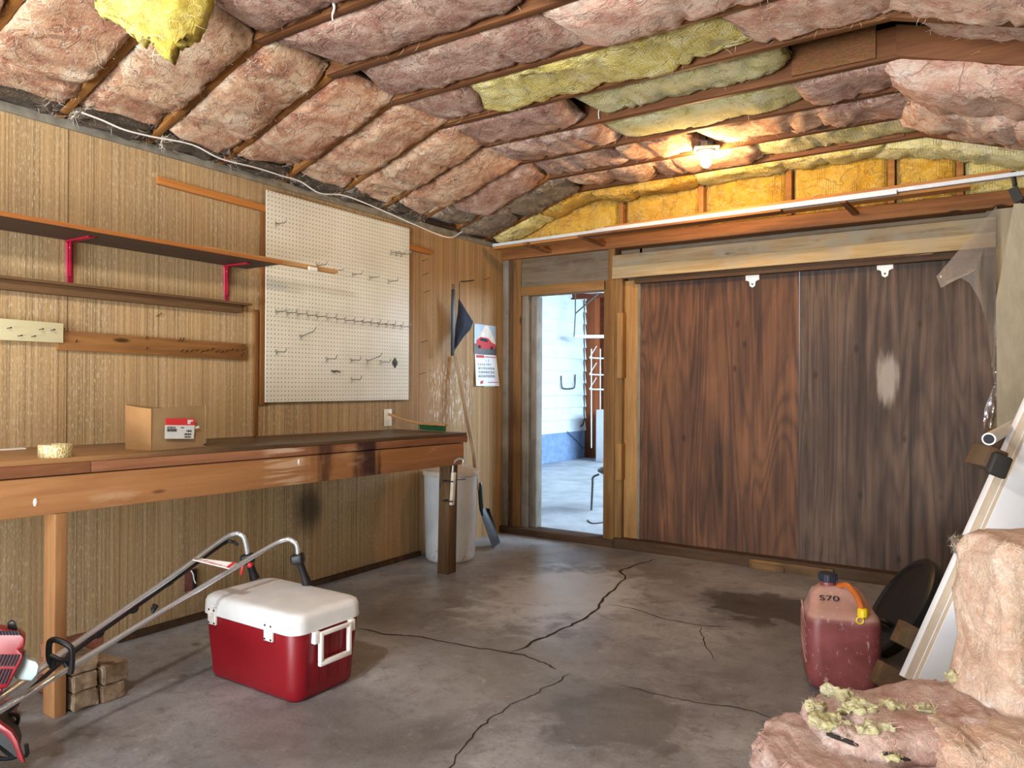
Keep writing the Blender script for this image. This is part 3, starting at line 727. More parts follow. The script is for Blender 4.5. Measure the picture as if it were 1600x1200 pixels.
# upright batts between the gable studs
def gable(x0, x1, lab, mat, seed, z1=2.86):
    na, m = 26, 40; rings = []
    for i in range(na+1):
        a = i/na; e = 2*a-1; x = x0+(x1-x0)*a; sh = (1-abs(e)**8)**.5 if abs(e) < 1 else .05
        ztop = min(z1, prof_z(x)+.12); zc = (2.40+ztop)/2; hh = (ztop-2.40)/2; ring = []
        for j in range(m):
            t = 2*pi*j/m; cs, sn = cos(t), sin(t)
            p = V((x, BW+.03-math.copysign(abs(cs)**.45, cs)*.05*max(.1, sh), zc+math.copysign(abs(sn)**.45, sn)*hh*(.97+.03*sh)))
            q = p+V((seed*2.1, seed, 0))
            p += V((0, -1, 0))*((noise.fractal(q*6, .8, 2, 3))*.018+noise.fractal(q*34, .7, 2, 3)*.004)*(1 if cs > -.2 else 0)
            ring.append(p)
        rings.append(ring)
    tag(obj('insulation_batt', MB().loft(rings), mat, angle=180), lab, 'insulation', 'yellow batts in the gable')
gx = [.05, 1.10, 1.727, 2.332, 2.95, 3.318, 3.98]
for n, lab in enumerate(('yellow gable batt left of the first stud', 'yellow gable batt between first and second studs', 'golden glow-tinted gable batt behind the bulb, second to third stud', 'golden glow-tinted gable batt between third and fourth studs', 'crushed yellow gable batt left of the fifth stud', 'dull yellow gable batt at the far right')):
    gable(gx[n]+.022, gx[n+1]-.022, lab, YEL_GLOW if n < 5 else YEL, 80+n)
# hanging torn yellow flap near the camera
def flap():
    P0 = PT(160, -90, 2.5); P1 = PT(335, -90, 2.75); A = PT(150, 18, 2.45); Bq = PT(268, 92, 2.5); C = PT(318, 35, 2.65)
    nu, nv = 40, 50; v1 = []; v2 = []
    for i in range(nu+1):
        for j in range(nv+1):
            a, b = i/nu, j/nv
            bot = A.lerp(Bq, min(1, a/.72)) if a < .72 else Bq.lerp(C, (a-.72)/.28)
            p = P0.lerp(P1, a).lerp(bot, b)
            q = p*1
            if b > .8: p = p+(P0.lerp(P1, a)-bot)*((b-.8)/.2)*(noise.noise(q*30)*.08+noise.noise(q*80)*.07)
            p = p+fw*(noise.fractal(q*7, .8, 2, 3)*.03+noise.fractal(q*35, .8, 2, 3)*.006)-fw*.03*sin(pi*a)
            v1.append(p); v2.append(p+fw*(.05+.02*noise.noise(q*10)))
    n = (nu+1)*(nv+1); mb = MB(); fs = []
    for i in range(nu):
        for j in range(nv):
            a = i*(nv+1)+j; q = (a, a+nv+1, a+nv+2, a+1); fs += [q, tuple(n+x for x in reversed(q))]
    rim = [i*(nv+1) for i in range(nu+1)]+[nu*(nv+1)+j for j in range(1, nv+1)]+[i*(nv+1)+nv for i in range(nu-1, -1, -1)]+[j for j in range(nv-1, 0, -1)]
    for x, y in zip(rim, rim[1:]+rim[:1]): fs.append((y, x, n+x, n+y))
    mb.add(v1+v2, fs)
    tag(obj('insulation_batt', mb, insulation('lemon_glass_fibre', [(.25, 'DCC23C'), (.5, 'EEDD5E'), (.75, 'F5EC96')], 'E2C948', 'FAF5C0', 'D4B83C'), angle=180), 'torn lemon yellow batt flap hanging down near the camera', 'insulation')
flap()

wc = [PX(u, v, .12) for u, v in ((128, 176), (160, 188), (195, 203), (240, 214), (300, 226), (345, 248), (400, 262), (438, 274), (470, 284), (500, 302), (540, 306), (600, 330), (650, 352), (700, 371), (722, 362))]
tag(obj('cable', MB().tube(arc(wc, 5), .004, 6), WHITEP), 'loose white cable running along the top of the left wall', 'cable')
for n, (u, v, v2, yy, lab) in enumerate(((937, 150, 186, TY[3]-.03, 'frayed white string hanging from the truss left of the yellow batts'), (521, 4, 32, TY[7]-.03, 'frayed white string hanging from a truss at the top of the picture'))):
    a_, b_ = PY(u, v, yy), PY(u-1, v2, yy)
    tag(obj('string', MB().tube(arc([a_, a_.lerp(b_, .3)+V((.006, 0, 0)), a_.lerp(b_, .7)-V((.004, 0, 0)), b_], 4), [.006]*4+[.004]*4+[.003]*5, 6), WHITEP), lab, 'string')
# ------------------------------------------------------------------ bulb and rail bundle
by = TY[1]-.02
bc = PY(1103, 253, by-.06)
r = root('light_bulb', bc, 'glowing bare bulb in a porcelain holder on a truss', 'light')
obj('bulb', MB().lathe([(.002, -.034), (.016, -.030), (.028, -.016), (.032, 0), (.028, .016), (.018, .030), (.013, .044), (.002, .045)], 24, Matrix.Translation(bc)), BULB, r)
obj('holder', MB().lathe([(.016, .036), (.022, .046), (.03, .052), (.055, .058), (.056, .066), (.002, .068)], 28, Matrix.Translation(bc)), PORC, r)
bx = Matrix.Translation(bc+V((0, .0, .078))) @ Matrix.Rotation(rad(25), 4, 'Z')
obj('box_plate', MB().box((-.075, -.062, -.008), (.075, .05, .004), bx), PORC, r, bevel=.003)
obj('junction_box', MB().lathe([(.002, .004), (.05, .004), (.05, .04), (.002, .04)], 8, bx), GALV, r)
ra, rb_ = PY(772, 384, 4.86), PY(1640, 266, 4.86)
def along(t, dx=0, dz=0, dy=0): p = ra.lerp(rb_, t); return p+V((0, dy, dz))
tag(obj('curtain_rail', MB().beam(along(0), along(1), .045, .022).beam(along(0, dz=.008, dy=.014), along(1, dz=.008, dy=.014), .004, .018), ALU), 'long thin white metal rail lying on wood arms below gable', 'rail')
tag(obj('curtain_rail', MB().beam(along(.26, dz=-.004, dy=-.032), along(.80, dz=-.016, dy=-.032), 0.05, .026).beam(along(.26, dz=.0, dy=-.046), along(.8, dz=-.012, dy=-.046), .003, .016), ALU), 'shorter white metal rail in front of the long one', 'rail')
tag(obj('wood_strip', MB().beam(along(.27, dz=.018, dy=.02), along(.955, dz=.020, dy=.02), .03, .032), RAILW), 'long orange wood strip lying behind the white rails', 'strip')
tag(obj('wood_strip', MB().beam(along(.0, dz=-.02, dy=.04), along(.9, dz=-.022, dy=.05), .10, .016), RAILW), 'thin orange wood strip lying beneath the white rails', 'strip')
tag(obj('wood_strip', MB().beam(along(.22, dz=-.028, dy=-.03), along(.62, dz=-.034, dy=-.02), .08, .014), PLATE_W), 'short brown wood strip under the shorter white rail', 'strip')
for t, lab in ((.09, 'left wood arm'), (.225, 'second wood arm'), (.72, 'third wood arm')):
    p = along(t, dz=-.04); tag(obj('support_arm', MB().beam(p+V((0, -.05, .012)), p+V((0.02, BW-.028-p.y, .0)), .035, .022), PLATE_W), lab + ' carrying the white rails', 'arm', 'wood arms under the rails')
p = along(.955); tag(obj('hook_strap', MB().tube([p+V((0, 0, .02)), p+V((.01, -.01, -.06))], .012).beam(p+V((.0, 0, -.07)), p+V((.03, -.01, -.15)), .02, .045), BLACK), 'black strap hanging at the right end of the rails', 'strap')

# ------------------------------------------------------------------ left wall shelves and boards
ye = 2.615
r = root('wall_shelf', (0, 1.6, 1.885), 'long dark plywood shelf on two red brackets', 'shelf')
obj('shelf_board', MB().box((.002, .4, 1.883), (.298, ye, 1.899)), SHELFTOP, r)
obj('front_edge', MB().box((.2985, .4, 1.8825), (.302, ye+.002, 1.9)), SHELFEDGE, r)
for yb in (1.672, 2.482):
    br = obj('shelf_bracket', MB().prism([(.001, yb-.012, 1.69), (.006, yb-.006, 1.69), (.012, yb-.011, 1.87), (.001, yb-.017, 1.88)], (0, .024, 0)).box((.001, yb-.014, 1.876), (.2, yb+.014, 1.8825)).box((.005, yb-.003, 1.72), (.022, yb+.003, 1.876)), REDB, r)
    obj('screw', MB().lathe([(.004, 0), (.004, .002)], 8, basis((.012, yb, 1.85), (0, 1, 0), (0, 0, 1))), WHITEP, br)
tag(obj('wood_stick', MB().beam((.22, 2.2, 1.911), PX(524, 425, .255)+V((0, 0, 0)), .045, .021), STICKW), 'pale wood stick lying on the shelf, sticking out past pegboard', 'stick')
st = bpy.data.objects['wood_stick']; q = PX(489, 420, .28)
obj('paper_label', MB().box((q.x-.006, q.y-.03, q.z-.009), (q.x+.004, q.y+.03, q.z+.009)), WHITEP, st)
r = root('ledge', (0, 1.6, 1.66), 'narrow brown ledge below the red-bracketed shelf', 'ledge')
obj('ledge_board', MB().box((.001, .4, 1.672), (.075, 2.60, 1.684)), LEDGE, r)
obj('fascia', MB().box((.001, .4, 1.630), (.042, 2.555, 1.6715)), LEDGE, r)
def nail(p, l=.03, droop=0., parent=None, mat=NAILM, d=(1, 0, .1), rr=.0017):
    p = V(p); d = V(d).normalized()
    mb = MB().tube([p-d*.004, p+d*l*.7, p+d*l+V((0, 0, droop))], rr, 6).tube([p+d*l+V((0, 0, droop)), p+d*(l+.0025)+V((0, 0, droop))], rr*2.1, 6)
    return obj('nail', mb, mat, parent)
r = root('nail_board', (0, 1.2, 1.46), 'cream painted board with nails on the wall', 'board')
obj('board', MB().prism([(.001, .9, 1.418), (.001, 1.636, 1.418), (.001, 1.636, 1.505), (.001, .9, 1.515)], (.034, 0, 0)), WHITEW, r, bevel=.002)
for u, v in ((11, 513), (28, 525), (49, 526), (61, 515), (79, 516)): nail(PX(u, v, .035), .022, parent=r, d=(1, .25, .1))
r = root('nail_board', (0, 2.1, 1.43), 'long brown board bristling with nails under the ledge', 'board')
obj('board', MB().prism([(.001, 1.62, 1.388), (.001, 2.606, 1.372), (.001, 2.606, 1.461), (.001, 1.62, 1.474)], (.02, 0, 0)), BOARDW, r, bevel=.0015)
for i in range(13): nail(PX(282+i*7.9, 548+i*.2+random.uniform(-2, 3), .02), .028, -.006, r, d=(1, random.uniform(-.3, .1), .55))
for u, v in ((279, 533), (284, 533), (104, 518), (118, 535), (377, 543), (377, 556), (228, 530), (228, 546)): nail(PX(u, v, .02), .02 if u < 230 else .03, 0, r, d=(1, -.2, .5))
tag(obj('wall_batten', MB().prism([(.001, 2.081, 2.234), (.001, 4.202, 2.200), (.001, 4.202, 2.237), (.001, 2.081, 2.272)], (.02, 0, 0)), BATW_Y, bevel=.002), 'long orange batten running behind the top of the pegboard', 'batten')
tag(obj('wall_batten', MB().box((.001, 2.70, 1.12), (.019, 2.745, 2.25)), BATW_Z, bevel=.002), 'upright brown batten behind the left edge of the pegboard', 'batten')
tag(obj('wall_batten', MB().box((.001, 2.665, .95), (.012, 2.69, 1.66)), BATW_Z, bevel=.001), 'short upright batten left of the pegboard reaching the bench', 'batten')

# pegboard and its hooks
pb0 = V((.021, 2.727, 1.136)); PW, PH = 1.2225, 1.212
pegb = root('pegboard', pb0, 'large white square pegboard on the left wall', 'pegboard')
obj('panel', MB().box((.021, pb0.y, pb0.z), (.0265, pb0.y+PW, pb0.z+PH)), PEG, pegb)
XF = .0265
def hook(u, v, label, long=False, up_=.0):
    p = PX(u, v, XF); L = .095 if not long else .14
    mb = MB().tube(arc([(XF-.004, p.y, p.z+.012), (XF+.004, p.y, p.z+.012), (XF+.006, p.y, p.z), (XF+.004, p.y, p.z-.02)], 3), .0022, 6)
    mb.tube(arc([(XF+.005, p.y, p.z), (XF+L*.5, p.y+.002, p.z+up_*.5), (XF+L*.86, p.y+.003, p.z+up_), (XF+L, p.y+.003, p.z+.022+up_)], 4), .0024, 6)
    tag(obj('pegboard_hook', mb, GALV), label, 'hook', 'wire hooks in the pegboard')
row = [(430, 487), (447, 489), (463, 491), (479, 493), (494, 495), (509, 497), (524, 499), (538, 501), (552, 502.5), (565, 504), (578, 505.5), (590, 507), (602, 508), (614, 509.5), (626, 511)]
for i, (u, v) in enumerate(row):
    hook(u, v, '%s wire hook from the left in the long pegboard row' % (ORD+['thirteenth', 'fourteenth', 'fifteenth'])[i])
for u, v, l in ((430, 350, 'lone wire hook at top left of the pegboard'), (610, 395, 'upper left of three wire hooks at pegboard top right'), (618, 396.5, 'middle of three wire hooks at pegboard top right'), (626, 398, 'lower right of three wire hooks at pegboard top right'),
                (494, 415, 'wire hook just behind the projecting stick'), (521, 423, 'wire hook beside the end of the projecting stick'), (550, 429, 'first hook right of the stick on the pegboard'), (577, 434, 'second hook right of the stick on the pegboard'), (606, 440, 'third hook right of the stick on the pegboard'),
                (430, 550, 'lone wire hook low on the left of the pegboard'), (509, 561, 'wire hook low near the middle of the pegboard'), (547, 563, 'wire hook left of the long sloping low hook'), (594, 566, 'wire hook behind the square metal plate'), (548, 593, 'lowest wire hook on the pegboard')):
    hook(u, v, l)
hook(468, 526, 'long sloping wire hook under the left of the row', True, .03)
hook(572, 564, 'long sloping wire hook left of the square plate', True, .03)
q = PX(616, 567, .1)
tag(obj('metal_plate', MB().prism([q+V((0, a, b)) for a, b in ((-.027, 0), (0, .036), (.027, 0), (0, -.036))], (.012, 0, 0)).lathe([(.008, 0), (.008, .004)], 12, basis(q+V((.012, 0, 0)), (0, 1, 0), (0, 0, 1))), plain('grey_steel_plate', '5E5E5A', .5, .5, .15), bevel=.002), 'small square grey metal plate hanging on a pegboard hook', 'plate')
q = PX(523, 580, XF+.006)
tag(obj('wire_clip', MB().tube(arc([q+V((0, -.03, .004)), q+V((.01, -.01, -.004)), q+V((.004, .01, .003)), q+V((.01, .035, -.006))], 4), .005, 6), GALV), 'twisted dark wire clip low on the pegboard', 'clip')
for n, (u, v) in enumerate([(660, 408), (660, 430), (662, 457), (658, 535), (655, 585)]):
    o = nail(PX(u, v, .001), .05, 0, None, d=(1, .1, .25)); tag(o, '%s nail from the top in the wall right of the pegboard' % ORD[n], 'nail', 'nails right of the pegboard')
o = nail(PX(757, 437, .001), .05, 0, None, d=(1, .1, .25)); tag(o, 'lone nail in the wall above the calendar', 'nail')
o = nail(PX(245, 494, .001), .03, 0, None, d=(1, .3, .5)); tag(o, 'small nail in the wall between ledge and brown board', 'nail')
# hook with strap and cloth
q = PX(717, 440, 0)
tag(obj('wall_hook', MB().tube([q+V((-.005, .02, .005)), q+V((.03, .02, .0)), q+V((.16, -.02, -.004))], .004, 8), NAILM), 'dark iron pin in the wall holding strap and cloth', 'hook')
a = PX(708, 452, .14); b = PX(707, 556, .10)
r = root('strap', a, 'narrow black strap hanging on the iron pin', 'strap')
obj('band', MB().beam(a, b, .012, .032, (0, 1, 0)), BLACK, r, bevel=.003)
obj('ring', MB().tube([a+V((0, .012*cos(t*.7), .02+.018*sin(t*.7))) for t in range(10)], .003, 6), NAILM, r)
def cloth():
    top = PX(718, 467, .10); rgt = PX(738, 503, .10); tip = PX(707, 554, .08); lft = PX(712, 510, .08)
    mb = MB(); poly = [top, top.lerp(rgt, .5)+V((.0, .01, 0)), rgt, PX(736, 515, .1), rgt.lerp(tip, .5)+V((0, .008, 0)), tip, tip.lerp(lft, .5), lft, lft.lerp(top, .5)]
    cen = (top+rgt+tip+lft)/4+V((.035, 0, 0)); n = len(poly); N = 6; vs = [cen]; fs = []
    for k in range(1, N+1):
        for p in poly:
            q = cen.lerp(p, k/N); q.x += .02*sin(k*2.+p.z*30)*(k/N)*(1-.5*k/N); vs.append(q)
    for j in range(n): fs.append((0, 1+j, 1+(j+1) % n))
    for k in range(N-1):
        for j in range(n): fs.append((1+k*n+j, 1+(k+1)*n+j, 1+(k+1)*n+(j+1) % n, 1+k*n+(j+1) % n))
    return mb.add(vs, fs)
r = root('cloth', PX(718, 467, .1), 'folded navy cloth hanging by a string on the iron pin', 'cloth')
obj('fabric', cloth(), NAVY, r, angle=60, thick=.008)
obj('string', MB().tube([PX(718, 441, .12), PX(718, 468, .105)], .003, 6), NAILM, r)
# calendar
cy0, cy1 = PX(741, 540, .005).y, PX(775, 540, .005).y; zt, zm, zb = 1.735, 1.492, 1.235
r = root('calendar', (.004, (cy0+cy1)/2, 1.74), 'wall calendar with a red car picture', 'calendar')
obj('picture_page', MB().box((.004, cy0, zm), (.006, cy1, zt)), plain('sky_print', '9FB4C8', .5, 0, .1, 6), r)
def flat(name, pts, mat, x=.0065): obj(name, MB().prism([(x, cy0+a*(cy1-cy0), zm+b*(zt-zm)) for a, b in pts], (.0006, 0, 0)), mat, r)
flat('picture_road', [(0, 0), (1, 0), (1, .3), (0, .35)], plain('road_print', '54565A', .6))
flat('picture_building', [(.1, .45), (.45, .98), (.62, .98), (.98, .42), (.98, .36), (.1, .36)], plain('white_print', 'DDD8CC', .6), .0068)
flat('picture_car', [(.08, .28), (.3, .18), (.95, .22), (.97, .36), (.8, .42), (.62, .56), (.25, .58), (.1, .46)], REDI, .0076)
flat('picture_windscreen', [(.22, .46), (.6, .42), (.56, .53), (.28, .55)], INK, .0084)
for c in ((.22, .25), (.78, .24)): flat('picture_wheel', [(c[0]+.07*cos(t*pi/5), c[1]+.06*sin(t*pi/5)) for t in range(10)], INK, .0086)
pg = obj('date_page', MB().prism([(.004, cy0+.01, zm-.002), (.006, cy1, zm-.002), (.02, cy1+.03, zb), (.016, cy0+.012, zb)], (.002, 0, 0)), LBLW, r)
def pgm(a, b): # point on the page: a across, b down
    y = (cy0+.01)*(1-a)+cy1*a + b*a*.03; return V((.0085+.014*b+.0015*a, y, zm-.002-(zm-.002-zb)*b))
def onpage(name, s, size, a, b, mat):
    o = pgm(a, b)+V((.001, 0, 0)); text(name, s, size, basis(o, pgm(.9, b)-pgm(.1, b), pgm(.5, 0)-pgm(.5, 1)), mat, r)
obj('month_banner', MB().prism([pgm(.05, .02)+V((.001, 0, 0)), pgm(.4, .02)+V((.001, 0, 0)), pgm(.4, .1)+V((.001, 0, 0)), pgm(.05, .1)+V((.001, 0, 0))], (.0006, 0, 0)), REDI, r)
obj('month_line', MB().prism([pgm(.45, .05)+V((.001, 0, 0)), pgm(.95, .05)+V((.001, 0, 0)), pgm(.95, .08)+V((.001, 0, 0)), pgm(.45, .08)+V((.001, 0, 0))], (.0006, 0, 0)), REDI, r)
d = 1
for i, s in enumerate(('               1   2', '3  4  5  6  7  8  9', '10 11 12 13 14 15 16', '17 18 19 20 21 22 23', '24 25 26 27 28 29 30')):
    onpage('date_row', s, .026, .1, .22+i*.125, INK)
obj('emblem', MB().prism([pgm(.2, .84)+V((.001, 0, 0)), pgm(.3, .82)+V((.001, 0, 0)), pgm(.26, .93)+V((.001, 0, 0)), pgm(.18, .93)+V((.001, 0, 0))], (.0006, 0, 0)), REDI, r)
obj('footer_line', MB().prism([pgm(.5, .87)+V((.001, 0, 0)), pgm(.95, .87)+V((.001, 0, 0)), pgm(.95, .89)+V((.001, 0, 0)), pgm(.5, .89)+V((.001, 0, 0))], (.0006, 0, 0)), REDI, r)
# electrical
tag(obj('switch_plate', MB().box((.001, PX(755, 600, 0).y, 1.225), (.008, PX(772, 600, 0).y, 1.29)), IVORY, bevel=.003), 'yellowed wall plate half hidden under the calendar', 'plate')
r = root('power_outlet', (.0, 3.763, 1.01), 'ivory double outlet on the wall above the bench', 'outlet')
obj('cover_plate', MB().box((.001, 3.726, .955), (.007, 3.80, 1.072)), OUTL, r, bevel=.002)
for z in (.99, 1.037): 
    s_ = obj('socket', MB().lathe([(.016, 0), (.016, .002)], 16, basis((.007, 3.763, z), (0, 1, 0), (0, 0, 1))), OUTL, r)
    obj('slot', MB().box((.0088, 3.756, z-.004), (.0096, 3.758, z+.005)).box((.0088, 3.768, z-.004), (.0096, 3.770, z+.005)), INK, s_)
q = PX(297, 906, 0)
r = root('electrical_box', q, 'open red brown electrical box low on the wall under bench', 'electrical box')
obj('box', MB().box((.001, q.y-.035, q.z-.055), (.006, q.y+.035, q.z+.055)), plain('rust_paint', '7C4A44', .7, 0, .2), r)
obj('opening', MB().box((.0062, q.y+.01, q.z-.05), (.008, q.y+.035, q.z+.05)), INK, r)
obj('cable', MB().tube(arc([q+V((.008, .0, .05)), q+V((.02, .005, .03)), q+V((.012, .015, .0)), q+V((.02, .02, -.02))], 4), .003, 6), WHITEP, r)

# ------------------------------------------------------------------ workbench
def bz(y): return .978-.0124*y
YB0, YB1 = .2, 3.86
XB = .60
r = root('workbench', (.3, 2.2, 0), 'long wooden workbench along the left wall', 'workbench')
def ybox(x0, x1, y0, y1, a, b): # box following the slight fall of the bench
    return MB().add([(x, y, bz(y)+c) for c in (a, b) for x, y in ((x0, y0), (x1, y0), (x1, y1), (x0, y1))], [(3, 2, 1, 0), (4, 5, 6, 7), (0, 1, 5, 4), (1, 2, 6, 5), (2, 3, 7, 6), (3, 0, 4, 7)])
obj('bench_top', ybox(.002, XB+.012, YB0, YB1, -.02, 0), TOPW, r, bevel=.002)
yj = PX(143, 728, XB+.02).y
obj('edge_strip', ybox(XB-.025, XB+.018, YB0, yj-.001, -.062, -.0205), EDGE, r, bevel=.003)
obj('edge_strip', ybox(XB-.025, XB+.018, yj+.001, YB1, -.062, -.0205), EDGE, r, bevel=.003)
obj('apron', ybox(XB-.03, XB+.01, YB0, YB1-.03, -.205, -.066), APRON, r, bevel=.003)
obj('end_rail', ybox(.02, XB-.04, YB1-.075, YB1-.035, -.16, -.03), LEGD, r, bevel=.003)
q = PZ(88, 1118); 
obj('leg', MB().box((XB-.075, q.y-.02, 0), (XB+.012, q.y+.022, bz(1.37)-.206)), LEGW, r, bevel=.003)
lg = obj('leg', MB().add([(x, y, 0) for x, y in ((.425, 3.79), (.515, 3.79), (.515, 3.875), (.425, 3.875))]+[(x, y, .74) for x, y in ((.48, 3.74), (.565, 3.74), (.565, 3.825), (.48, 3.825))], [(3, 2, 1, 0), (4, 5, 6, 7), (0, 1, 5, 4), (1, 2, 6, 5), (2, 3, 7, 6), (3, 0, 4, 7)]), LEGD, r, bevel=.003)
for u, v in ((55, 785), (467, 722)):
    q = PX(u, v, XB+.0105); obj('paint_spot', MB().lathe([(.012, 0), (.010, .0012), (.002, .0014)], 10, basis(q, (0, 1, 0), (0, 0, 1)) @ Matrix.Diagonal((.6, 1.3, 1, 1))), WHITEP, r)
# white bar strapped to the far leg
def lp(u, v): return PY(u, v, 3.73)
a, b = lp(709, 738), lp(706, 789)
r = root('handle_bar', a, 'white hooked metal bar strapped to the far bench leg', 'bar')
obj('bar', MB().beam(a, b, .03, .022, (1, 0, 0)), plain('cream_metal', 'C9C2B0', .5, 0, .12), r, bevel=.004)
obj('hook', MB().tube(arc([lp(707, 740), lp(709, 724), lp(717, 717), lp(724, 719), lp(723, 726)], 5), .007, 8), plain('grey_hook', '9A9A94', .4, .4), r)
for v in (752, 783):
    p = lp(705, v); obj('strap', MB().beam(p+V((-.055, .05, 0)), p+V((-.05, -.025, 0)), .006, .008).beam(p+V((-.05, -.025, 0)), p+V((.03, -.02, .002)), .006, .008), BLACK, r)
obj('strap_end', MB().beam(lp(712, 750), lp(727, 749), .004, .005), BLACK, r)

# things on the bench
q = PZ(97, 716, bz(1.5)); tz = bz(q.y)
mb = MB().lathe([(.038, 0), (.055, 0), (.057, .003), (.057, .045), (.055, .048), (.038, .048), (.037, .04), (.037, .005)], 36, Matrix.Translation((q.x-.05, q.y+.0, tz)))
r = root('tape_roll', (q.x-.05, q.y, tz), 'crumpled roll of clear packing tape on the bench', 'tape')
obj('roll', mb, TAPEM, r)
obj('loose_end', MB().add([(q.x-.02, q.y-.005, tz+.042), (q.x+.006, q.y+.005, tz+.044), (q.x+.002, q.y+.02, tz+.006), (q.x-.01, q.y+.02, tz+.05)], [(0, 1, 2, 3)]), TAPEM, r, thick=.001)
# cardboard box
fb = PZ(236, 705, bz(1.9)); fe = PZ(322, 698, bz(2.2)); bk = PZ(205, 698, bz(1.9))
bzz = bz(2.0); fb.z = fe.z = bk.z = bzz
ex = (fe-fb); ex.z = 0; W = ex.length; ex.normalize(); ey = V((-ex.y, ex.x, 0)); ey = ey if ey.x < 0 else -ey
D = .15; H = .185
def bp(a, b, c): return fb+ex*a+ey*b+V((0, 0, c))
r = root('cardboard_box', fb+ex*W/2+ey*D/2, 'open brown cardboard box with a red and white label', 'box')
T_ = .004
def wallp(p0, p1, inn, h0, h1, lean=0.):
    n = 10; mb = MB()
    f = lambda a, b: p0.lerp(p1, a)+V((0, 0, b*(h0*(1-a)+h1*a)))+V(inn)*(-.006*sin(pi*a)*b-lean*b)
    return mb.sheet(f, n, 6)
obj('front_side', wallp(bp(0, 0, 0), bp(W, 0, 0), ey, H-.006, H+.004, -.004), CARD, r, thick=T_)
obj('end_side', wallp(bp(0, D, 0), bp(0, 0, 0), ex, H+.008, H-.006), CARDI, r, thick=T_)
obj('back_side', wallp(bp(W, D, 0), bp(0, D, 0), -ey, H-.02, H+.012), CARD, r, thick=T_)
obj('end_side', wallp(bp(W, 0, 0), bp(W, D, 0), -ex, H+.004, H-.02), CARD, r, thick=T_)
obj('bottom', MB().prism([bp(.002, .002, .001), bp(W-.002, .002, .001), bp(W-.002, D-.002, .001), bp(.002, D-.002, .001)], (0, 0, .003)), CARD, r)
sx = W/86.
def lq(u, v): # pixel on the front face -> box coords
    d = ray(u, v); t = (fb-ey*.012-CAM).dot(ey)/d.dot(ey); return CAM+d*t
def lab(name, us, mat, par, o=.0): 
    return obj(name, MB().prism([lq(u, v)-ey*o for u, v in us], -ey*.0007), mat, par)
lb = lab('shipping_label', [(258, 664), (304, 664.5), (302.5, 685.5), (257.5, 685.5)], LBLW, r)
lab('label_band', [(258.7, 653.6), (304.3, 654.3), (304, 664.5), (258.6, 664)], LBLR, lb, .0008)
lab('label_logo', [(293, 656), (301.5, 656.2), (300.5, 658.8), (297.4, 658.8), (296.9, 662.6), (292.8, 662.6)], LBLW, lb, .0016)
for u0, u1, v0, v1, n in ((260.5, 276.5, 670, 674.5, 14), (291, 299, 672, 675, 6), (287.5, 298.5, 677, 680, 9), (287.5, 298.5, 681.5, 684, 8)):
    mb = MB()
    for k_ in range(n):
        a = u0+(u1-u0)*k_/n; b = a+(u1-u0)/n*(.35+.5*((k_*7) % 3)/2)
        mb.prism([lq(a, v0)-ey*.001, lq(b, v0)-ey*.001, lq(b, v1)-ey*.001, lq(a, v1)-ey*.001], -ey*.0005)
    obj('barcode', mb, INK, lb)
text('label_text', 'AF26616', .0125, basis(lq(260.5, 669.3)-ey*.0014, lq(300, 669.5)-lq(260, 669), V((0, 0, 1))), INK, lb)
text('label_text', '01.00', .008, basis(lq(282, 669)-ey*.0014, lq(300, 669.5)-lq(260, 669), V((0, 0, 1))), INK, lb)
lab('price_tag', [(305.2, 666.5), (311, 665.2), (311.2, 668.8), (305.5, 670)], WHITEP, r)
lab('black_mark', [(317.5, 694), (322, 693), (322, 695.5), (318, 696)], INK, r)
q = PZ(8, 699, bz(1.35)); tag(obj('paper_scrap', MB().box((.06, 1.35, bz(1.4)), (.10, 1.46, bz(1.35)+.004)), WHITEP), 'small white paper scrap at the back of the bench, far left', 'paper')
# brush
h0 = PX(607, 647, .05); h1 = PZ(656, 662, bz(3.7)+.045); h2 = PZ(695, 664, bz(3.8)+.045)
r = root('bench_brush', h1, 'wooden bench brush with green bristles leaning on outlet', 'brush')
obj('handle', MB().tube(arc([h0, h0.lerp(h1, .5)+V((0, 0, -.006)), h1], 6), [.009]*3+[.007]*6+[.009]*4, 10), STICKW, r)
obj('head', MB().beam(h1-(h2-h1)*.04, h2+(h2-h1)*.05, .035, .014), STICKW, r, bevel=.004)
mb = MB()
for i in range(22):
    for j in range(4):
        p = h1.lerp(h2, (i+.5)/22)+V(((j-1.5)*.008, 0, -.006)); mb.tube([p, p+V((random.uniform(-.004, .004), random.uniform(-.004, .004), -.036))], [.003, .0035], 5)
obj('bristles', mb, GREEN, r)

# ------------------------------------------------------------------ trash can and shovel
cx_, cy_ = .235, 4.17
r = root('trash_can', (cx_, cy_, 0), 'white enamel trash can with lid behind the bench leg', 'trash can')
TM = Matrix.Translation((cx_, cy_, 0))
obj('body', MB().lathe([(.005, .004), (.165, .002), (.172, .012), (.176, .03), (.190, .60), (.192, .612), (.188, .618), (.005, .618)], 56, TM), CANW, r)
obj('lid', MB().lathe([(.195, .600), (.199, .603), (.200, .626), (.196, .634), (.17, .645), (.13, .655), (.12, .662), (.06, .668), (.004, .669)], 56, TM), plain('dusty_white_lid', 'CFC8C0', .6, 0, .12, 8), r)
obj('lid_handle', MB().tube(arc([(cx_-.05, cy_, .664), (cx_-.04, cy_, .69), (cx_+.04, cy_, .69), (cx_+.05, cy_, .664)], 5), .006), GALV, r)
ha = PX(712, 556, .03); hb = PX(741, 712, .16); hc = PX(746, 765, .20)
r = root('shovel', (.3, 4.5, 0), 'shovel with worn wood handle leaning on the wall', 'shovel')
obj('shaft', MB().tube([ha, ha.lerp(hb, .5), hb, hc], .0165, 12), HANDLE, r)
s1 = PX(750, 762, .21); s2 = PX(752, 792, .24)
tipL, tipR = PZ(770, 858, .012), PZ(781, 848, .015)
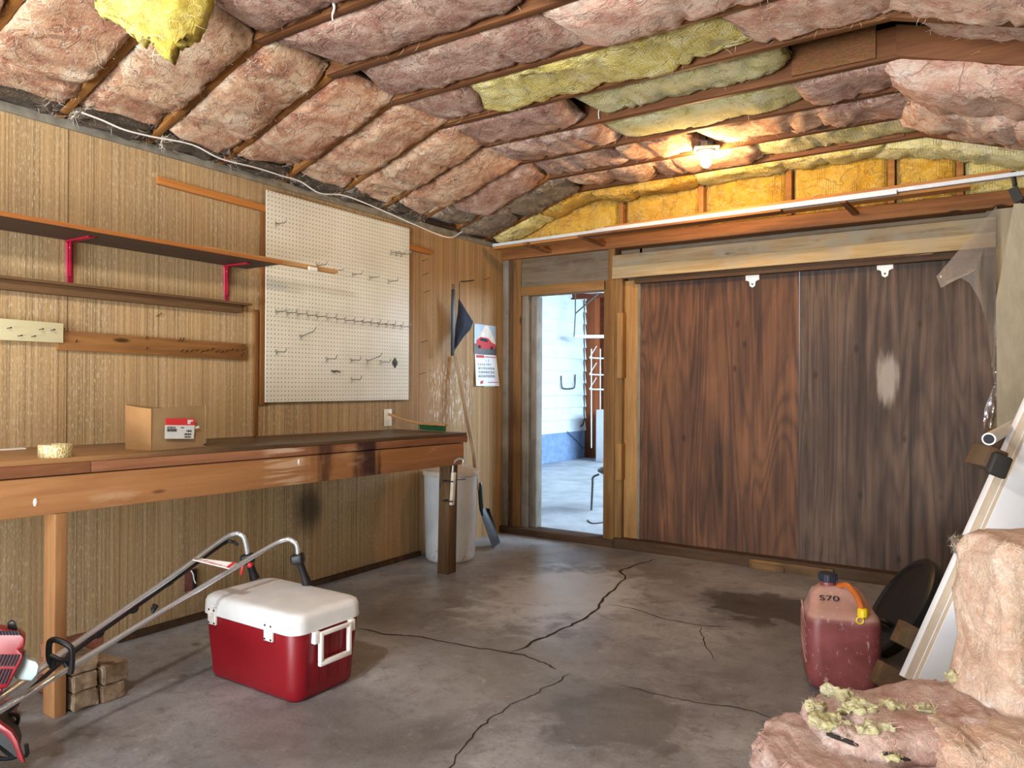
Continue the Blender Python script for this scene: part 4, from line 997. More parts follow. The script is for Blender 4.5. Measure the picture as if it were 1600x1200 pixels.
obj('socket', MB().tube(arc([PX(749, 755, .20), s1, s2, PX(754, 805, .26)], 4), [.019]*4+[.018]*5+[.012]*4, 12), SLATE, r)
def blade(a, b):
    top = PX(748.5, 795, .24).lerp(PX(765, 795, .25), a); bot = tipL.lerp(tipR, a)
    p = top.lerp(bot, b); s = (a-.5)*2
    return p+V((-.02, .03, 0))*(1-s*s)*.9*(1-.35*b)
obj('blade', MB().sheet(blade, 14, 14), SLATE, r, thick=.003, angle=60)

# ------------------------------------------------------------------ cooler
def rrect(x0, x1, y0, y1, rad_, z, n=8, grooves=None):
    pts = []
    side = 24
    def seg(a, b): return [V(a).lerp(V(b), k_/side) for k_ in range(1, side)]
    cs = [((x1-rad_, y0+rad_), -90), ((x1-rad_, y1-rad_), 0), ((x0+rad_, y1-rad_), 90), ((x0+rad_, y0+rad_), 180)]
    prev = None; first = None
    for (cx, cy), a0 in cs:
        ar = [V((cx+rad_*cos(rad(a0+90*k_/n)), cy+rad_*sin(rad(a0+90*k_/n)), z)) for k_ in range(n+1)]
        if prev is not None: pts += seg(prev, ar[0])
        else: first = ar[0]
        pts += ar; prev = ar[-1]
    pts += seg(prev, first)
    return pts
CX0, CX1, CY0, CY1 = .70, 1.262, 1.905, 2.235
r = root('cooler', ((CX0+CX1)/2, 2.07, 0), 'red cooler with white lid on the floor', 'cooler')
rings = []
for z, e, rr_ in ((.0, -.022, .03), (.006, -.012, .045), (.02, -.003, .055), (.06, .0, .06), (.265, .016, .06), (.272, .014, .06)):
    rings.append(rrect(CX0-e, CX1+e, CY0-e, CY1+e, rr_, z))
obj('body', MB().loft(rings), CREDM, r, angle=40)
rings = []
for z, e, rr_ in ((.272, .012, .06), (.273, .022, .062), (.322, .020, .06), (.338, .014, .058), (.347, .0, .05), (.350, -.02, .04), (.350, -.12, .02)):
    rings.append(rrect(CX0-e, CX1+e, CY0-e, CY1+e, rr_, z))
obj('lid', MB().loft(rings), CWHITE, r, angle=50)
# vertical grooves in the right side and the seam
for y in (1.96, 2.02, 2.07, 2.12, 2.18):
    obj('groove', MB().add([(CX1+.0015+.016*(z-.06)/.205, y+dy, z) for z in (.05, .262) for dy in (-.0012, .0012)], [(0, 1, 3, 2)]), plain('dark_groove', '5A0A14', .6), r, thick=.001)
for x in (.775, 1.135):
    yf = CY0-.02
    la = obj('latch', MB().box((x-.026, yf-.008, .235), (x+.026, yf+.003, .305)).box((x-.016, yf-.014, .248), (x+.016, yf-.006, .282)).box((x-.012, yf-.017, .262), (x+.012, yf-.012, .272)), WHITEP, r, bevel=.003)
    for sx_, sz in ((-.017, .296), (.017, .296), (-.018, .243), (.018, .243)):
        obj('screw', MB().lathe([(.0045, 0), (.0045, .002)], 10, basis((x+sx_, yf-.008, sz), (1, 0, 0), (0, 0, 1))), INK, la)
xs = CX1+.016
hd = obj('handle', MB().beam((xs+.016, 2.005, .262), (xs+.016, 2.005, .150), .02, .016, (0, 1, 0)).beam((xs+.016, 2.155, .262), (xs+.016, 2.155, .150), .02, .016, (0, 1, 0)).beam((xs+.016, 1.996, .142), (xs+.016, 2.164, .142), .018, .02).beam((xs+.016, 1.996, .258), (xs+.016, 2.164, .258), .018, .016), WHITEP, r, bevel=.004)
for y in (1.986, 2.174):
    obj('handle_bracket', MB().box((xs-.006, y-.014, .225), (xs+.02, y+.014, .272)), WHITEP, hd, bevel=.004)
obj('hinge_knob', MB().box((.995, CY0-.024, .31), (1.012, CY0-.014, .325)), CWHITE, r, bevel=.003)

# ------------------------------------------------------------------ tiller
LT = .352
g2b, g1b = PZ(480, 913, LT), PZ(398, 904, LT)
g2t, g1t = PT(466, 872, (g2b-CAM).dot(fw)-.02), PT(388, 872, (g1b-CAM).dot(fw)-.02)
e2, e1 = PT(-20, 1123, 2.16), PT(-20, 1104, 2.27)
r = root('tiller', (1.0, 1.05, 0), 'small red garden tiller with chrome handlebars resting on cooler', 'tiller')
def Dp(p): return (p-CAM).dot(fw)
def onbar(u, v, a, b, f): return PT(u, v, Dp(a)*(1-f)+Dp(b)*f)
b2 = [e2, PT(120, 1036, Dp(e2)*.68+Dp(g2t)*.32), PT(300, 927, Dp(e2)*.32+Dp(g2t)*.68), PT(415, 858, Dp(g2t)*.95+Dp(e2)*.05), PT(445, 843.5, Dp(g2t)), PT(457, 845, Dp(g2t)), PT(464, 853, Dp(g2t)), g2t]
b1 = [e1, PT(105, 1015, Dp(e1)*.7+Dp(g1t)*.3), PT(270, 900, Dp(e1)*.3+Dp(g1t)*.7), PT(345, 845, Dp(g1t)*.95+Dp(e1)*.05), PT(367, 834, Dp(g1t)), PT(377, 836, Dp(g1t)), PT(383, 845, Dp(g1t)), g1t]
obj('handlebar', MB().tube(arc(b2, 6), .0105, 14), CHROME, r)
obj('handlebar', MB().tube(arc(b1, 6), .0115, 14), CHROME, r)
dn = V((0, 0, -.018))
obj('throttle_cable', MB().tube(arc([e1+dn*2+V((.03, 0, -.02)), b1[1]+dn*1.2+V((.01, 0, 0)), b1[2]+dn*1.1, b1[3]+dn*1.2, PT(362, 846, Dp(g1t)-.02), PT(372, 852, Dp(g1t)-.01)], 8), .0075, 8), BLACK, r)
for bt, bb, nm in ((g2t, g2b, 0), (g1t, g1b, 1)):
    d = (bb-bt); 
    gr = obj('grip', MB().tube([bt+d*.0, bt+d*.3, bt+d*.65, bt+d*.9, bb], [.017, .016, .017, .021, .0225], 14), BLACK, r)
    c = bt+d*.02
    obj('grip_housing', MB().box((-.03, -.022, -.026), (.024, .022, .028), basis(c, rt, V((0, 0, 1)))@Matrix.Rotation(rad(10), 4, 'Z')), BLACK, gr, bevel=.01, seg=3)
    if nm:
        obj('stop_button', MB().lathe([(.011, -.012), (.012, .004), (.009, .012), (.002, .014)], 14, basis(c+rt*.018+V((0, 0, -.022))-fw*.03, rt, V((0, 0, 1)))), REDT, gr)
        obj('throttle_trigger', MB().beam(c+rt*(-.024)+V((0, 0, -.03)), c+rt*(-.034)+V((0, 0, -.075)), .008, .012), REDT, gr, bevel=.003)
# badge plate between the bars
q0, q1, q2, q3 = PT(301, 874, Dp(e1)*.24+Dp(g1t)*.76-.012), PT(311, 872, Dp(e1)*.22+Dp(g1t)*.78-.012), PT(369, 879.5, Dp(e2)*.24+Dp(g2t)*.76), PT(358, 888, Dp(e2)*.27+Dp(g2t)*.73)
pn = (q2-q0).cross(q1-q0).normalized(); pn = pn if pn.dot(CAM-q0) > 0 else -pn
bd = obj('badge_plate', MB().prism([q0, q1, q2, q3], -pn*.004), WHITEP, r)
obj('badge_end', MB().prism([q3.lerp(q0, .0)+pn*.0008, q2+pn*.0008, q2.lerp(q1, .09)+pn*.0008, q3.lerp(q0, .09)+pn*.0008], pn*.0008), REDI, bd)
obj('badge_end', MB().prism([q3.lerp(q0, .99)+pn*.0008, q2.lerp(q1, .99)+pn*.0008, q2.lerp(q1, .9)+pn*.0008, q3.lerp(q0, .9)+pn*.0008], pn*.0008), plain('bronze_end', 'A88A78', .5), bd)
uu = (q3-q0).normalized(); vv = (q1-q0)
text('badge_text', 'Mantis', .056, basis(q0.lerp(q3, .24)+vv*.2+pn*.001, uu, pn.cross(uu)), REDI, bd, shear=.35)
# clamps
for u, v in ((263, 905), (153, 985)):
    f = 1-(v-845)/(1104-845); p = onbar(u, v, e1, g1t, f)
    obj('cable_clip', MB().tube([p-(b1[2]-b1[1]).normalized()*.01+dn*.4, p+(b1[2]-b1[1]).normalized()*.01+dn*.4], .021, 12), BLACK, r)
p = PT(243, 946, Dp(e2)*.42+Dp(g2t)*.58); obj('fold_knob', MB().tube([p, PT(239, 953, Dp(p))], [.012, .01], 8).tube([p, PT(238, 958, Dp(p)-.01)], .006), BLACK, r)
p = PT(212, 948, Dp(e1)*.42+Dp(g1t)*.58); obj('fold_knob', MB().lathe([(.02, 0), (.02, .012), (.004, .016)], 14, basis(p-fw*.014, rt, up)), BLACK, r)
# carry handle ring
tq = 2.38
ring = [(84, 1042), (77, 1030), (77, 1006), (82, 1000), (92, 1001), (106, 1008), (112, 1016), (112, 1040), (110, 1052)]
obj('carry_handle', MB().tube(arc([PT(u, v, tq) for u, v in ring], 5), .0095, 10).tube(arc([PT(78, 1024, tq), PT(90, 1030, tq), PT(100, 1032, tq), PT(111, 1030, tq)], 4), .0085, 10).tube([PT(84, 1030, tq), PT(82, 1043, tq)], .011, 10).tube([PT(100, 1031, tq), PT(105, 1042, tq)], .008, 8), BLACK, r)
# engine
te = 2.22
def ep(u, v, t=te): return PT(u, v, t)
def block(name, us, depth, mat, par, bev=.008, t=te):
    return obj(name, MB().prism([ep(u, v, t) for u, v in us], (fw-rt*.64-up*.25)*depth), mat, par, bevel=bev, seg=3)
eng = block('engine_cover', [(-60, 984), (0, 982), (30, 988), (39, 997), (38, 1012), (30, 1016), (36, 1022), (36, 1028), (12, 1075), (-2, 1078), (-60, 1078)], .16, REDP, r, .010)
mb = MB(); mb2 = MB()
for k_ in range(8):
    u = -9+k_*5.2; s = .45
    mb.prism([ep(u, 1023, te-.004), ep(u+2.8, 1023.5, te-.004), ep(u+2.8-8, 1041, te-.004), ep(u-8, 1041, te-.004)], fw*.003)
    if u-22 < 12: mb.prism([ep(u-12, 1046, te-.004), ep(u-9.2, 1046, te-.004), ep(u-9.2-10, 1069, te-.004), ep(u-12-10, 1069, te-.004)], fw*.003)
obj('vent_slots', mb, INK, eng)
mb = MB()
for k_ in range(7): mb.prism([ep(-4+k_*5, 985.5, te-.0035), ep(-1+k_*5, 986, te-.0035), ep(2+k_*5, 993, te-.0035), ep(-2+k_*5, 992, te-.0035)], fw*.003)
obj('vent_slots', mb, INK, eng)
block('lower_cover', [(-50, 1074), (4, 1074), (2, 1086), (-50, 1090)], .1, REDP, r, .006, te+.02)
block('fuel_tank', [(30, 1031), (38, 1020), (43, 1021), (43, 1030), (56, 1034), (61, 1040), (58, 1054), (50, 1064), (24, 1061), (20, 1050)], .09, TANKW, r, .012, te+.03)
block('spark_boot', [(12, 983), (11, 973), (18, 969), (23, 972), (28, 986)], .04, BLACK, r, .005, te+.05)
# tine guard, tines and gearbox
ed_ = (fw-rt*.6-up*.1).normalized(); tg = 2.12
outer = [PT(u, v, tg) for u, v in ((-70, 1116), (-30, 1118), (0, 1131), (18, 1144), (27, 1158), (32, 1174), (39, 1194))]
inner = [PT(u, v, tg) for u, v in ((28, 1186), (24, 1172), (18, 1160), (10, 1150), (0, 1141), (-30, 1128), (-70, 1126))]
obj('tine_guard', MB().prism(outer+inner, ed_*.035), REDP, r, bevel=.002)
obj('guard_lining', MB().prism([p+ed_*.006 for p in inner]+[PT(u, v, tg)+ed_*.006 for u, v in ((-70, 1130), (0, 1165), (22, 1182))], ed_*.2), BLACK, r)
axl = PT(-40, 1200, 2.2); axl.z = .12
obj('gearbox', MB().tube([axl+V((0, 0, .2)), axl], .03, 12), BLACK, r)
for t_ in (-.09, -.04, .04, .09):
    c = axl+fw*t_; mb = MB()
    for k_ in range(5):
        a = 2*pi*k_/5+t_*20; mb.tube(arc([c, c+rt*.06*cos(a)+V((0, 0, .06*sin(a))), c+rt*.105*cos(a+.3)+V((0, 0, .105*sin(a+.3))), c+rt*.095*cos(a+.65)+V((0, 0, .095*sin(a+.65)))], 4), .006, 6)
    obj('tine', mb, SLATE, r)

# ------------------------------------------------------------------ bricks
def brick(name, lo, hi, mat, lab, rz=0., seed=1):
    c = (V(lo)+V(hi))/2; s = (V(hi)-V(lo))/2; mb = MB(); n = (10, 10, 6)
    vs = {}; 
    bm = MB().box(-s, s)
    me = bpy.data.meshes.new('t'); me.from_pydata([tuple(p) for p in bm.v], [], bm.f)
    b = bmesh.new(); b.from_mesh(me); bmesh.ops.bevel(b, geom=b.edges[:], offset=.005, segments=2, affect='EDGES')
    bmesh.ops.subdivide_edges(b, edges=b.edges[:], cuts=5, use_grid_fill=True)
    m = Matrix.Translation(c) @ Matrix.Rotation(rad(rz), 4, 'Z')
    b.verts.index_update(); mb.v = []
    for v in b.verts:
        q = v.co+V((seed*1.7, seed, 0)); p = v.co+v.co.normalized()*(noise.fractal(q*22, .8, 2, 3)*.008); mb.v.append(m @ p)
    zmin = min(p.z for p in mb.v)
    for p in mb.v: p.z += lo[2]-zmin
    mb.f = [tuple(v.index for v in f.verts) for f in b.faces]; b.free()
    tag(obj(name, mb, mat, angle=50), lab, 'brick', 'bricks beside the bench leg')
bx0 = .525
yA, yB, yC = 1.402, 1.500, 1.598
brick('brick', (bx0-.1, yA, 0), (.622, yB-.004, .064), BRICK, 'bottom brick next to the bench leg', 0, 1)
brick('brick', (bx0-.105, yA+.002, .066), (.615, yB-.006, .129), BRICK, 'middle brick next to the bench leg', 1, 2)
brick('brick', (bx0-.1, yA+.0, .131), (.610, yB+.004, .194), BRICK, 'top brick next to the bench leg under handlebars', -2, 3)
brick('brick', (bx0-.09, yB+.004, 0), (.630, yC, .062), BRICK, 'bottom brick of the outer pair', 0, 4)
brick('brick', (bx0-.10, yB+.010, .064), (.625, yC+.012, .135), BRICK, 'top brick of the outer pair with chipped corner', 2, 5)
brick('brick', (.30, 1.42, 0), (.39, 1.62, .064), BRICKR, 'reddish brick lying behind the stack on the floor', 0, 6)
brick('brick', (.30, 1.43, .066), (.395, 1.625, .13), BRICKR, 'reddish brick in the middle behind the stack', 3, 7)
brick('brick', (.31, 1.43, .132), (.40, 1.63, .196), BRICKR, 'topmost reddish brick behind the stack', -4, 8)
brick('brick', (.30, 1.17, 0), (.50, 1.27, .064), BRICKR, 'brown brick on the floor left of the bench leg', 0, 9)

# ------------------------------------------------------------------ jerry can
jc = PZ(1313, 1062); J0 = V((2.962, 3.32, 0))
ax = rt.copy(); ax.z = 0; ax.normalize(); ay = V((-ax.y, ax.x, 0))
rz_ = Matrix.Rotation(rad(-14), 3, 'Z'); ax = rz_ @ ax; ay = rz_ @ ay
r = root('jerry_can', J0, 'dusty red plastic fuel can on the floor', 'fuel can')
def J(a, b, c): return J0+ax*a+ay*b+V((0, 0, c))
def jr(w, d, z, rr_, shift=0.): return [J(p.x, p.y+shift, z) for p in rrect(-w/2, w/2, -d/2, d/2, rr_, 0, 6)]
rings = [jr(.20, .15, 0, .05), jr(.235, .20, .006, .06), jr(.262, .235, .03, .06), jr(.278, .25, .08, .055), jr(.285, .255, .2, .05), jr(.285, .255, .275, .05), jr(.278, .25, .298, .05), jr(.262, .235, .313, .045), jr(.24, .17, .330, .04, .02), jr(.225, .12, .352, .035, .045), jr(.20, .09, .375, .03, .06), jr(.15, .075, .392, .03, .065), jr(.08, .06, .398, .025, .065)]
obj('body', MB().loft(rings), CANR, r, angle=60)
for k_ in range(5):
    z = .11+.035*k_; obj('rib', MB().tube(arc([J(-.139, -.09, z), J(-.140, -.02, z+.02), J(-.139, .07, z+.07)], 5), .0045, 6), CANR, r)
nk = J(-.035, .065, .39)
obj('neck', MB().lathe([(.03, 0), (.03, .025), (.002, .026)], 20, Matrix.Translation(nk)), CANR, r)
cp = MB().lathe([(.034, .022), (.037, .026), (.037, .052), (.034, .056), (.002, .057)], 28, Matrix.Translation(nk))
cpo = obj('cap', cp, plain('blue_black_cap', '1A2233', .45), r)
mb = MB()
for k_ in range(20):
    a = 2*pi*k_/20; p = nk+V((.037*cos(a), .037*sin(a), .027)); mb.tube([p, p+V((0, 0, .024))], .0025, 5)
obj('cap_ribs', mb, plain('blue_black_rib', '1A2233', .45), cpo)
obj('spout_hose', MB().tube(arc([J(.005, .04, .40), J(.03, -.01, .415), J(.055, -.07, .385), J(.065, -.105, .345)], 6), .013, 12), HOSE, r)
yt = J(.066, -.112, .338)
sp = obj('spout_tip', MB().lathe([(.014, -.02), (.02, -.016), (.02, .01), (.015, .016)], 10, Matrix.Translation(yt)), YPL, r)
obj('pull_ring', MB().tube([yt+ax*(.013*cos(t*.63)-.012)+V((0, 0, -.03+.013*sin(t*.63)))-ay*.012 for t in range(11)], .0035, 6), YPL, sp)
n_ = (J(0, .045, .352)-J(0, -.06, .318)); text('handwritten_mark', 'S70', .055, basis(J(-.085, -.034, .354), ax, n_), INK, r, shear=.1)

# ------------------------------------------------------------------ black lid, pallet, white doors
lc = PT(1400, 944, 3.48); ln = V((-.80, -.28, .53)).normalized()
lu = V((.30, .55, .68)); lm = basis(lc, lu-ln*lu.dot(ln), ln.cross(lu))
r = root('round_lid', lc, 'black round rubber lid leaning behind the fuel can', 'lid')
obj('disc', MB().lathe([(.255, -.055), (.262, -.05), (.262, -.01), (.25, 0), (.225, .004), (.215, -.006), (.1, -.002), (.002, 0)], 56, lm), BLACKR, r)
obj('lid_handle', MB().tube(arc([lm @ V((-.12, -.05, 0)), lm @ V((-.12, -.04, .035)), lm @ V((-.12, .04, .035)), lm @ V((-.12, .05, 0))], 5), .012), BLACK, r)
# stacked white doors, leaning right
DB = PT(1427, 1066, 2.62); tip_ = PT(1640, 590, 2.75)
de = (tip_-DB).normalized()
dwid = V((cos(rad(33)), sin(rad(33)), 0)); dwid = (dwid-de*dwid.dot(de)).normalized(); dnrm = dwid.cross(de)
if dnrm.dot(CAM-DB) < 0: dnrm = -dnrm
Ld, Wd = 1.17, .30
def dp(a, b, c): return DB+de*a+dwid*b+dnrm*c
def slab(a0, a1, b0, b1, c0, c1): return MB().prism([dp(a0, b0, c0), dp(a1, b0, c0), dp(a1, b1, c0), dp(a0, b1, c0)], dnrm*(c1-c0))
r = root('door_panel', DB, 'front white door panel leaning at the right behind pink batt', 'door panel')
obj('face', slab(0, Ld, .012, Wd, -.006, .0), DOORW, r, bevel=.0015)
obj('core', slab(.002, Ld, .0125, Wd-.002, -.028, -.0065), BEIGE, r)
obj('back_face', slab(0, Ld, .012, Wd, -.034, -.0285), DOORW, r, bevel=.0015)
r = root('door_panel', dp(0, 0, -.06), 'rear white door panel of the leaning pair', 'door panel')
obj('face', slab(0, Ld, -.012, Wd-.05, -.042, -.036), BEIGE, r)
obj('core', slab(0, Ld, -.0125, Wd-.05, -.078, -.0425), DOORW, r, bevel=.002)
# pallet behind
r = root('pallet', dp(0, 0, -.1), 'rough wooden pallet leaning behind the white door panels', 'pallet')
for a, ln_ in ((-.07, .03), (.10, .02), (.92, .015)):
    bl_ = obj('pallet_board', slab(a, a+.085, -.045-ln_, .30, -.135, -.085), PALLW, r, bevel=.004)
obj('stringer', slab(-.2, 1.15, .08, .13, -.18, -.1355), PALLW, r, bevel=.003)
obj('stringer', slab(-.2, 1.1, .22, .27, -.18, -.1355), PALLW, r, bevel=.003)
# block and white tube clamped on the door edge
q = PT(1558, 722, 2.56)
r = root('wood_block', q, 'wood block with a black rubber foot on the door edge', 'block')
bm_ = basis(q, (V((.40, 0, .9))-fw*.2), -rt)
m1 = basis(q, rt*.93+up*-.37, up*.93+rt*.37)
obj('block', MB().box((-.045, -.03, -.10), (.03, .045, -.002), m1), PALLW, r, bevel=.004)
obj('rubber_foot', MB().box((-.032, -.05, -.0015), (.034, .028, .028), m1), plain('dark_rubber', '2C2A28', .7), r, bevel=.008, seg=3)
a, b = PT(1545, 686, 2.5), PT(1588, 662, 3.0)
r = root('plastic_tube', a, 'short white plastic tube resting above the wood block', 'tube')
obj('tube', MB().tube([a, a.lerp(b, .5), b], .021, 20), WHITEP, r)
obj('open_end', MB().tube([a-(b-a).normalized()*.001, a+(b-a).normalized()*.002], .0165, 20), INK, r)
# plywood sheet and plastic film
pl = MB().prism([PY(1584, 318, 4.35), PY(1640, 318, 4.35), PY(1640, 1010, 4.9), PY(1562, 1005, 4.9), PY(1556, 470, 4.5)], V((0, .012, 0)))
tag(obj('plywood_sheet', pl, PALEPLY), 'tall pale plywood sheet leaning at the right edge', 'plywood')
FP = [PY(1557, 322, 5.08), PY(1463, 432, 5.0), PY(1470, 450, 4.99), PY(1478, 440, 4.99), PY(1496, 432, 5.0), PY(1515, 442, 5.01), PY(1530, 468, 5.02), PY(1540, 500, 5.03), PY(1546, 540, 5.04), PY(1555, 600, 5.06), PY(1556, 470, 5.06)]
def film():
    n = len(FP); cen = PY(1528, 420, 4.96); N = 8; vs = [cen]; fs = []
    for k_ in range(1, N+1):
        for p in FP:
            q = cen.lerp(p, k_/N); q.y += .02*noise.noise(q*9)*(1-(k_/N)**3); vs.append(q)
    for j in range(n): fs.append((0, 1+j, 1+(j+1) % n))
    for k_ in range(N-1):
        for j in range(n): fs.append((1+k_*n+j, 1+(k_+1)*n+j, 1+(k_+1)*n+(j+1) % n, 1+k_*n+(j+1) % n))
    return MB().add(vs, fs)
r = root('plastic_sheet', PY(1557, 322, 5.08), 'torn clear plastic sheet hanging beside the right sliding door', 'plastic sheet')
obj('folded_flap', film(), FILM, r, angle=70)
def film2(a, b):
    L = [(1556, 440), (1553, 520), (1548, 560), (1553, 600), (1538, 640), (1535, 690)]; R_ = [(1557, 440), (1557, 520), (1557, 560), (1557, 600), (1556, 640), (1556, 690)]
    f = b*5; i = min(4, int(f)); f -= i
    l = V(L[i]+(0,)).lerp(V(L[i+1]+(0,)), f); q = V(R_[i]+(0,)).lerp(V(R_[i+1]+(0,)), f); m = l.lerp(q, a)
    return PY(m.x, m.y, 5.08+.025*sin(a*5+b*9)+.02*noise.noise(V((a*2, b*6, 0))))
obj('hanging_strip', MB().sheet(film2, 6, 30), FILM, r, angle=70)
# loose board on the sill
a, b = PZ(1176, 883, .0), PZ(1304, 902, .0)
tag(obj('loose_board', MB().box((a.x, BW-.075, 0), (b.x, BW-.051, .062)).box((a.x+.02, BW-.088, 0), (b.x-.3, BW-.0755, .04)), wood('dry_board', '5E452C', 'A8834E', 'X', weather='4A3828'), bevel=.003), 'split loose board lying against the sliding door sill', 'board')

# ------------------------------------------------------------------ insulation pile in the foreground
def heap(pix, t0, label, mat, seed, thick, amp, name='insulation_batt', par=None):
    pass
def pillow(c, X_, Y_, Z_, mat, label, seed, n=(70, 60), pw=.45, amp=(.03, .02, .006), fr=(5, 12, 36), group='loose batts in the foreground pile', name='insulation_batt', fray=0., wrap=None):
    """a closed superellipsoid batt with half axes X_, Y_, Z_"""
    rings = []; X_, Y_, Z_ = V(X_), V(Y_), V(Z_); c = V(c); so = V((seed*3.1, seed*1.7, seed))
    na, m = n
    for i in range(na+1):
        ph = -pi/2+pi*(i+.02)/(na+.04); cph = cos(ph); sph = sin(ph); A = math.copysign(abs(sph)**pw, sph); Bc = abs(cph)**pw
        ring = []
        for j in range(m):
            t = 2*pi*j/m; cs, sn = cos(t), sin(t)
            a = A; b = Bc*math.copysign(abs(cs)**pw, cs); e = Bc*math.copysign(abs(sn)**pw, sn)
            p = c+X_*a+Y_*b+Z_*e; q = p+so
            o = (X_.normalized()*a*.6+Y_.normalized()*b*.8+Z_.normalized()*e).normalized()
            cr = noise.ridged_multi_fractal(q*fr[1], .9, 2.1, 4, 1., 2.)
            d = noise.fractal(q*fr[0], .8, 2, 3)*amp[0]-max(0, cr-1.1)*amp[1]+noise.fractal(q*fr[2], .7, 2, 4)*amp[2]
            p = p+o*d
            if fray: p = p+o*fray*max(0, noise.noise(q*55))*max(abs(a), abs(b))**6
            ring.append(p)
        rings.append(ring)
    o = obj(name, MB().loft(rings), mat, angle=180); tag(o, label, 'insulation', group); return o
LAV = insulation('dusty_pink_glass_fibre', [(.28, 'B0847A'), (.42, 'D2AA9C'), (.54, 'E4C6BA'), (.70, 'F2E2DA')], 'C69484', 'F8F0EA', '9A7A70', calm=True)
rh = rt.copy(); rh.z = 0; rh.normalize(); fh = fw.copy(); fh.z = 0; fh.normalize()
g = PZ(1400, 1260); 
def gp(a, b, c): return V((3.35, 1.98, 0))+rh*a+fh*b+V((0, 0, c))
pillow(gp(.05, .02, .09), rh*.40, fh*.34, V((0, 0, .09)), LAV, 'lowest dusty pink batt of the foreground pile', 21, fray=.02)
pillow(gp(.02, .12, .25), rh*.33+V((0, 0, .0)), fh*.24, V((0, 0, .085)), LAV, 'dusty pink batt on top of the foreground pile', 22, fray=.02)
pillow(gp(-.06, -.22, .14), rh*.34, fh*.22+V((0, 0, .05)), V((0, 0, .10)), PINK_LIT, 'bright pink batt sloping down in front of the pile', 23, fray=.02)
pillow(gp(.10, .2, .355), rh*.25+V((0, 0, .02)), fh*.16, V((0, 0, .05)), LAV, 'thin dusty pink batt along the back of the pile', 24, fray=.02)
pillow(PT(1634, 1010, 1.95), rh*.19, fh*.13, V((0, 0, .30))-rh*.012, PEACH, 'tall peach batt standing upright at the right edge', 25, n=(60, 60), amp=(.03, .022, .004), fr=(6, 8, 30), pw=.28)
pillow(PT(1585, 858, 2.08), rh*.16, fh*.08, V((0, 0, .04))-rh*.01, GREYB, 'grey folded batt cap on top of the upright batt', 27, n=(40, 36), amp=(.03, .02, .004))
pillow(PT(1590, 1190, 1.80), rh*.20, fh*.10, V((0, 0, .085)), PEACH, 'peach batt lying at the foot of the upright one', 26, amp=(.04, .02, .004))
from mathutils.bvhtree import BVHTree
def onpile(u, v):
    best = None
    for o in [o for o in COL.objects if o.get('group') == 'loose batts in the foreground pile']:
        t_ = BVHTree.FromPolygons([x.co for x in o.data.vertices], [p.vertices for p in o.data.polygons])
        h = t_.ray_cast(CAM, ray(u, v).normalized())
        if h[0] and (best is None or h[3] < best[1]): best = (h[0], h[3])
    return best[0] if best else PT(u, v, 2.)
TUFT = insulation('pale_yellow_tuft', [(.25, 'E0D690'), (.5, 'EEE8B8'), (.75, 'F8F5DC')], 'E4DA94', 'FBFAEC', 'CFC284')
def tuft(u, v, t, sx_, sz, lab, seed):
    pillow(onpile(u, v)+V((0, 0, sz*.1)), rh*sx_*.8, fh*.022, V((0, 0, sz*.6)), TUFT, lab, seed, n=(30, 34), pw=.8, amp=(.022, .012, .010), fr=(16, 34, 80), group='yellow tufts on the foreground pile', name='insulation_tuft', fray=.03)
tuft(1275, 1105, 2.10, .035, .035, 'yellow tuft at the far left tip of the pile', 31)
tuft(1308, 1086, 2.14, .035, .022, 'yellow tuft nearest the fuel can', 32)
tuft(1335, 1108, 2.05, .05, .016, 'yellow tuft lying left of the pile centre', 33)
tuft(1300, 1128, 2.0, .05, .016, 'yellow tuft low on the left of the pile', 34)
tuft(1395, 1103, 2.0, .035, .016, 'yellow tuft at the middle of the pile', 35)
tuft(1445, 1108, 2.0, .035, .014, 'yellow tuft right of the middle of the pile', 36)
tuft(1365, 1138, 1.92, .05, .014, 'pale tuft below the middle of the pile', 37)
tuft(1392, 1180, 1.84, .03, .014, 'yellow tuft beside the lower twig', 38)
tuft(1487, 1058, 2.15, .025, .02, 'yellow tuft in front of the white door', 39)
for n, (p0, p1, t) in enumerate((((1290, 1151), (1348, 1172), 1.84), ((1378, 1182), (1424, 1193), 1.80))):
    tw = [onpile(p0[0]+(p1[0]-p0[0])*q/6, p0[1]+(p1[1]-p0[1])*q/6)+V((0, 0, .008)) for q in range(7)]; tw = [(tw[max(0, q-1)]+tw[q]*2+tw[min(6, q+1)])/4 for q in range(7)]
    tag(obj('twig', MB().tube(tw, [.004, .005, .006, .005, .006, .005, .003], 7), plain('dark_bark_%d' % n, '2A2422', .9)), '%s dark twig lying on the pink pile' % ('upper', 'lower')[n], 'twig')

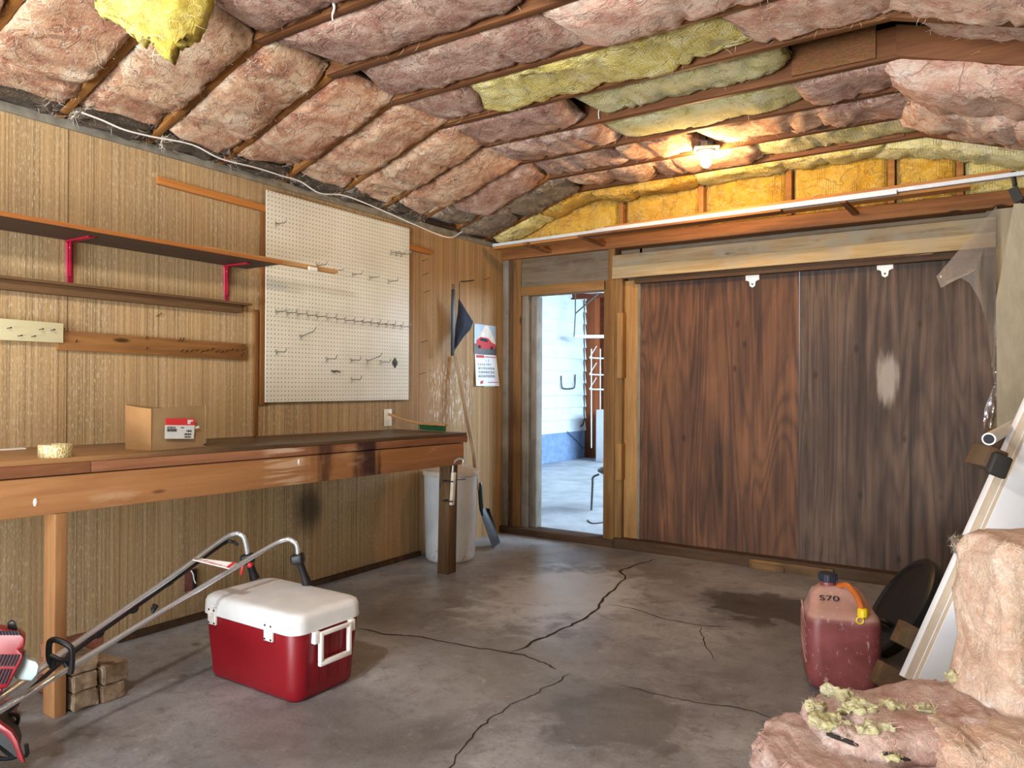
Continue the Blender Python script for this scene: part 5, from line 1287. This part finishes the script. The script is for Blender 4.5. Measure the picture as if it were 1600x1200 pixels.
# loose fibres standing off the batts
WISP = plain('loose_glass_fibre', 'EFE3D4', .9, 0, .05); WISPY = plain('loose_yellow_fibre', 'F0E8B8', .9, 0, .05)
def fibres(o, n, l, w, mat, seed):
    rnd = random.Random(seed); me = o.data; mb = MB(); vs_ = me.vertices; N = len(vs_)
    for _ in range(n):
        v = vs_[rnd.randrange(N)]; p = v.co; nn = v.normal
        t = V((rnd.uniform(-1, 1), rnd.uniform(-1, 1), rnd.uniform(-1, 1))); t = (t-nn*t.dot(nn)).normalized()
        ll = l*rnd.uniform(.5, 1.5); k1 = rnd.uniform(.05, .5); sd = t.cross(nn).normalized(); cv = rnd.uniform(-.5, .5)
        pts = [p+nn*.0005+t*ll*q+nn*ll*k1*q*(1.3-q)+sd*ll*cv*q*q for q in (0, .33, .66, 1.)]
        L = []
        for i, q in enumerate(pts):
            ww = w*(1, .9, .7, .2)[i]; s2 = (sd+nn*rnd.uniform(-.5, .5)).normalized(); L += [q-s2*ww, q+s2*ww]
        mb.add(L, [(2*i, 2*i+1, 2*i+3, 2*i+2) for i in range(3)])
    off = parent_world(o); mb.v = [p+off for p in mb.v]
    f = obj('loose_fibres', mb, mat, o); f['kind'] = 'stuff'; return f
for i, o in enumerate([o for o in COL.objects if o.name.startswith('insulation') and o.type == 'MESH']):
    y = 'yellow' in o['label']; near = 'pile' in o.get('group', ''); c = sum((V(q) for q in o.bound_box), V())/8
    if near: fibres(o, 800 if 'tuft' not in o.name else 60, .018, .0004, WISPY if y else WISP, i)
    elif c.y > .6: fibres(o, 170, .04, .0006, WISPY if y else WISP, i)

# ------------------------------------------------------------------ light
def area(name, loc, aim, sx_, sy_, power, col):
    l = bpy.data.lights.new(name, 'AREA'); l.shape = 'RECTANGLE'; l.size = sx_; l.size_y = sy_; l.energy = power; l.color = col
    o = bpy.data.objects.new(name, l); COL.objects.link(o); o.location = loc
    o.rotation_euler = (V(aim)-V(loc)).to_track_quat('-Z', 'Y').to_euler(); return o
def point(name, loc, power, col, radius):
    l = bpy.data.lights.new(name, 'POINT'); l.energy = power; l.color = col; l.shadow_soft_size = radius
    o = bpy.data.objects.new(name, l); COL.objects.link(o); o.location = loc; return o
area('daylight_vehicle_door', (2.1, -3.05, 1.15), (2.1, 2, 1.5), 3.0, 2.1, 190, (.82, .91, 1.))
area('ceiling_fill_light', (2.1, -4.9, .02), (2.1, -4.2, 1.2), 3.2, 2.6, 850, (1., .95, .88))  # unseen area light added outside the door to brighten the ceiling
point('ceiling_lamp_rear', (2.0, .2, 2.5), 120, (1., .95, .88), .09)
area('daylight_beyond', (3.0, 9.2, 2.5), (-2.2, 9.4, .2), 4.5, 2.0, 820, (.60, .80, 1.))
w = bpy.data.worlds.new('sky'); sc.world = w; w.use_nodes = True
sk = w.node_tree.nodes.new('ShaderNodeTexSky'); sk.sky_type = 'HOSEK_WILKIE'; sk.sun_direction = (.5, -.3, .8); sk.turbidity = 4
w.node_tree.links.new(sk.outputs[0], w.node_tree.nodes['Background'].inputs[0]); w.node_tree.nodes['Background'].inputs[1].default_value = .6
vs = sc.view_settings; sc.display_settings.display_device = 'sRGB'
vs.view_transform = 'Standard'; vs.look = 'None'; vs.exposure = .3; vs.gamma = 1.; vs.use_curve_mapping = False
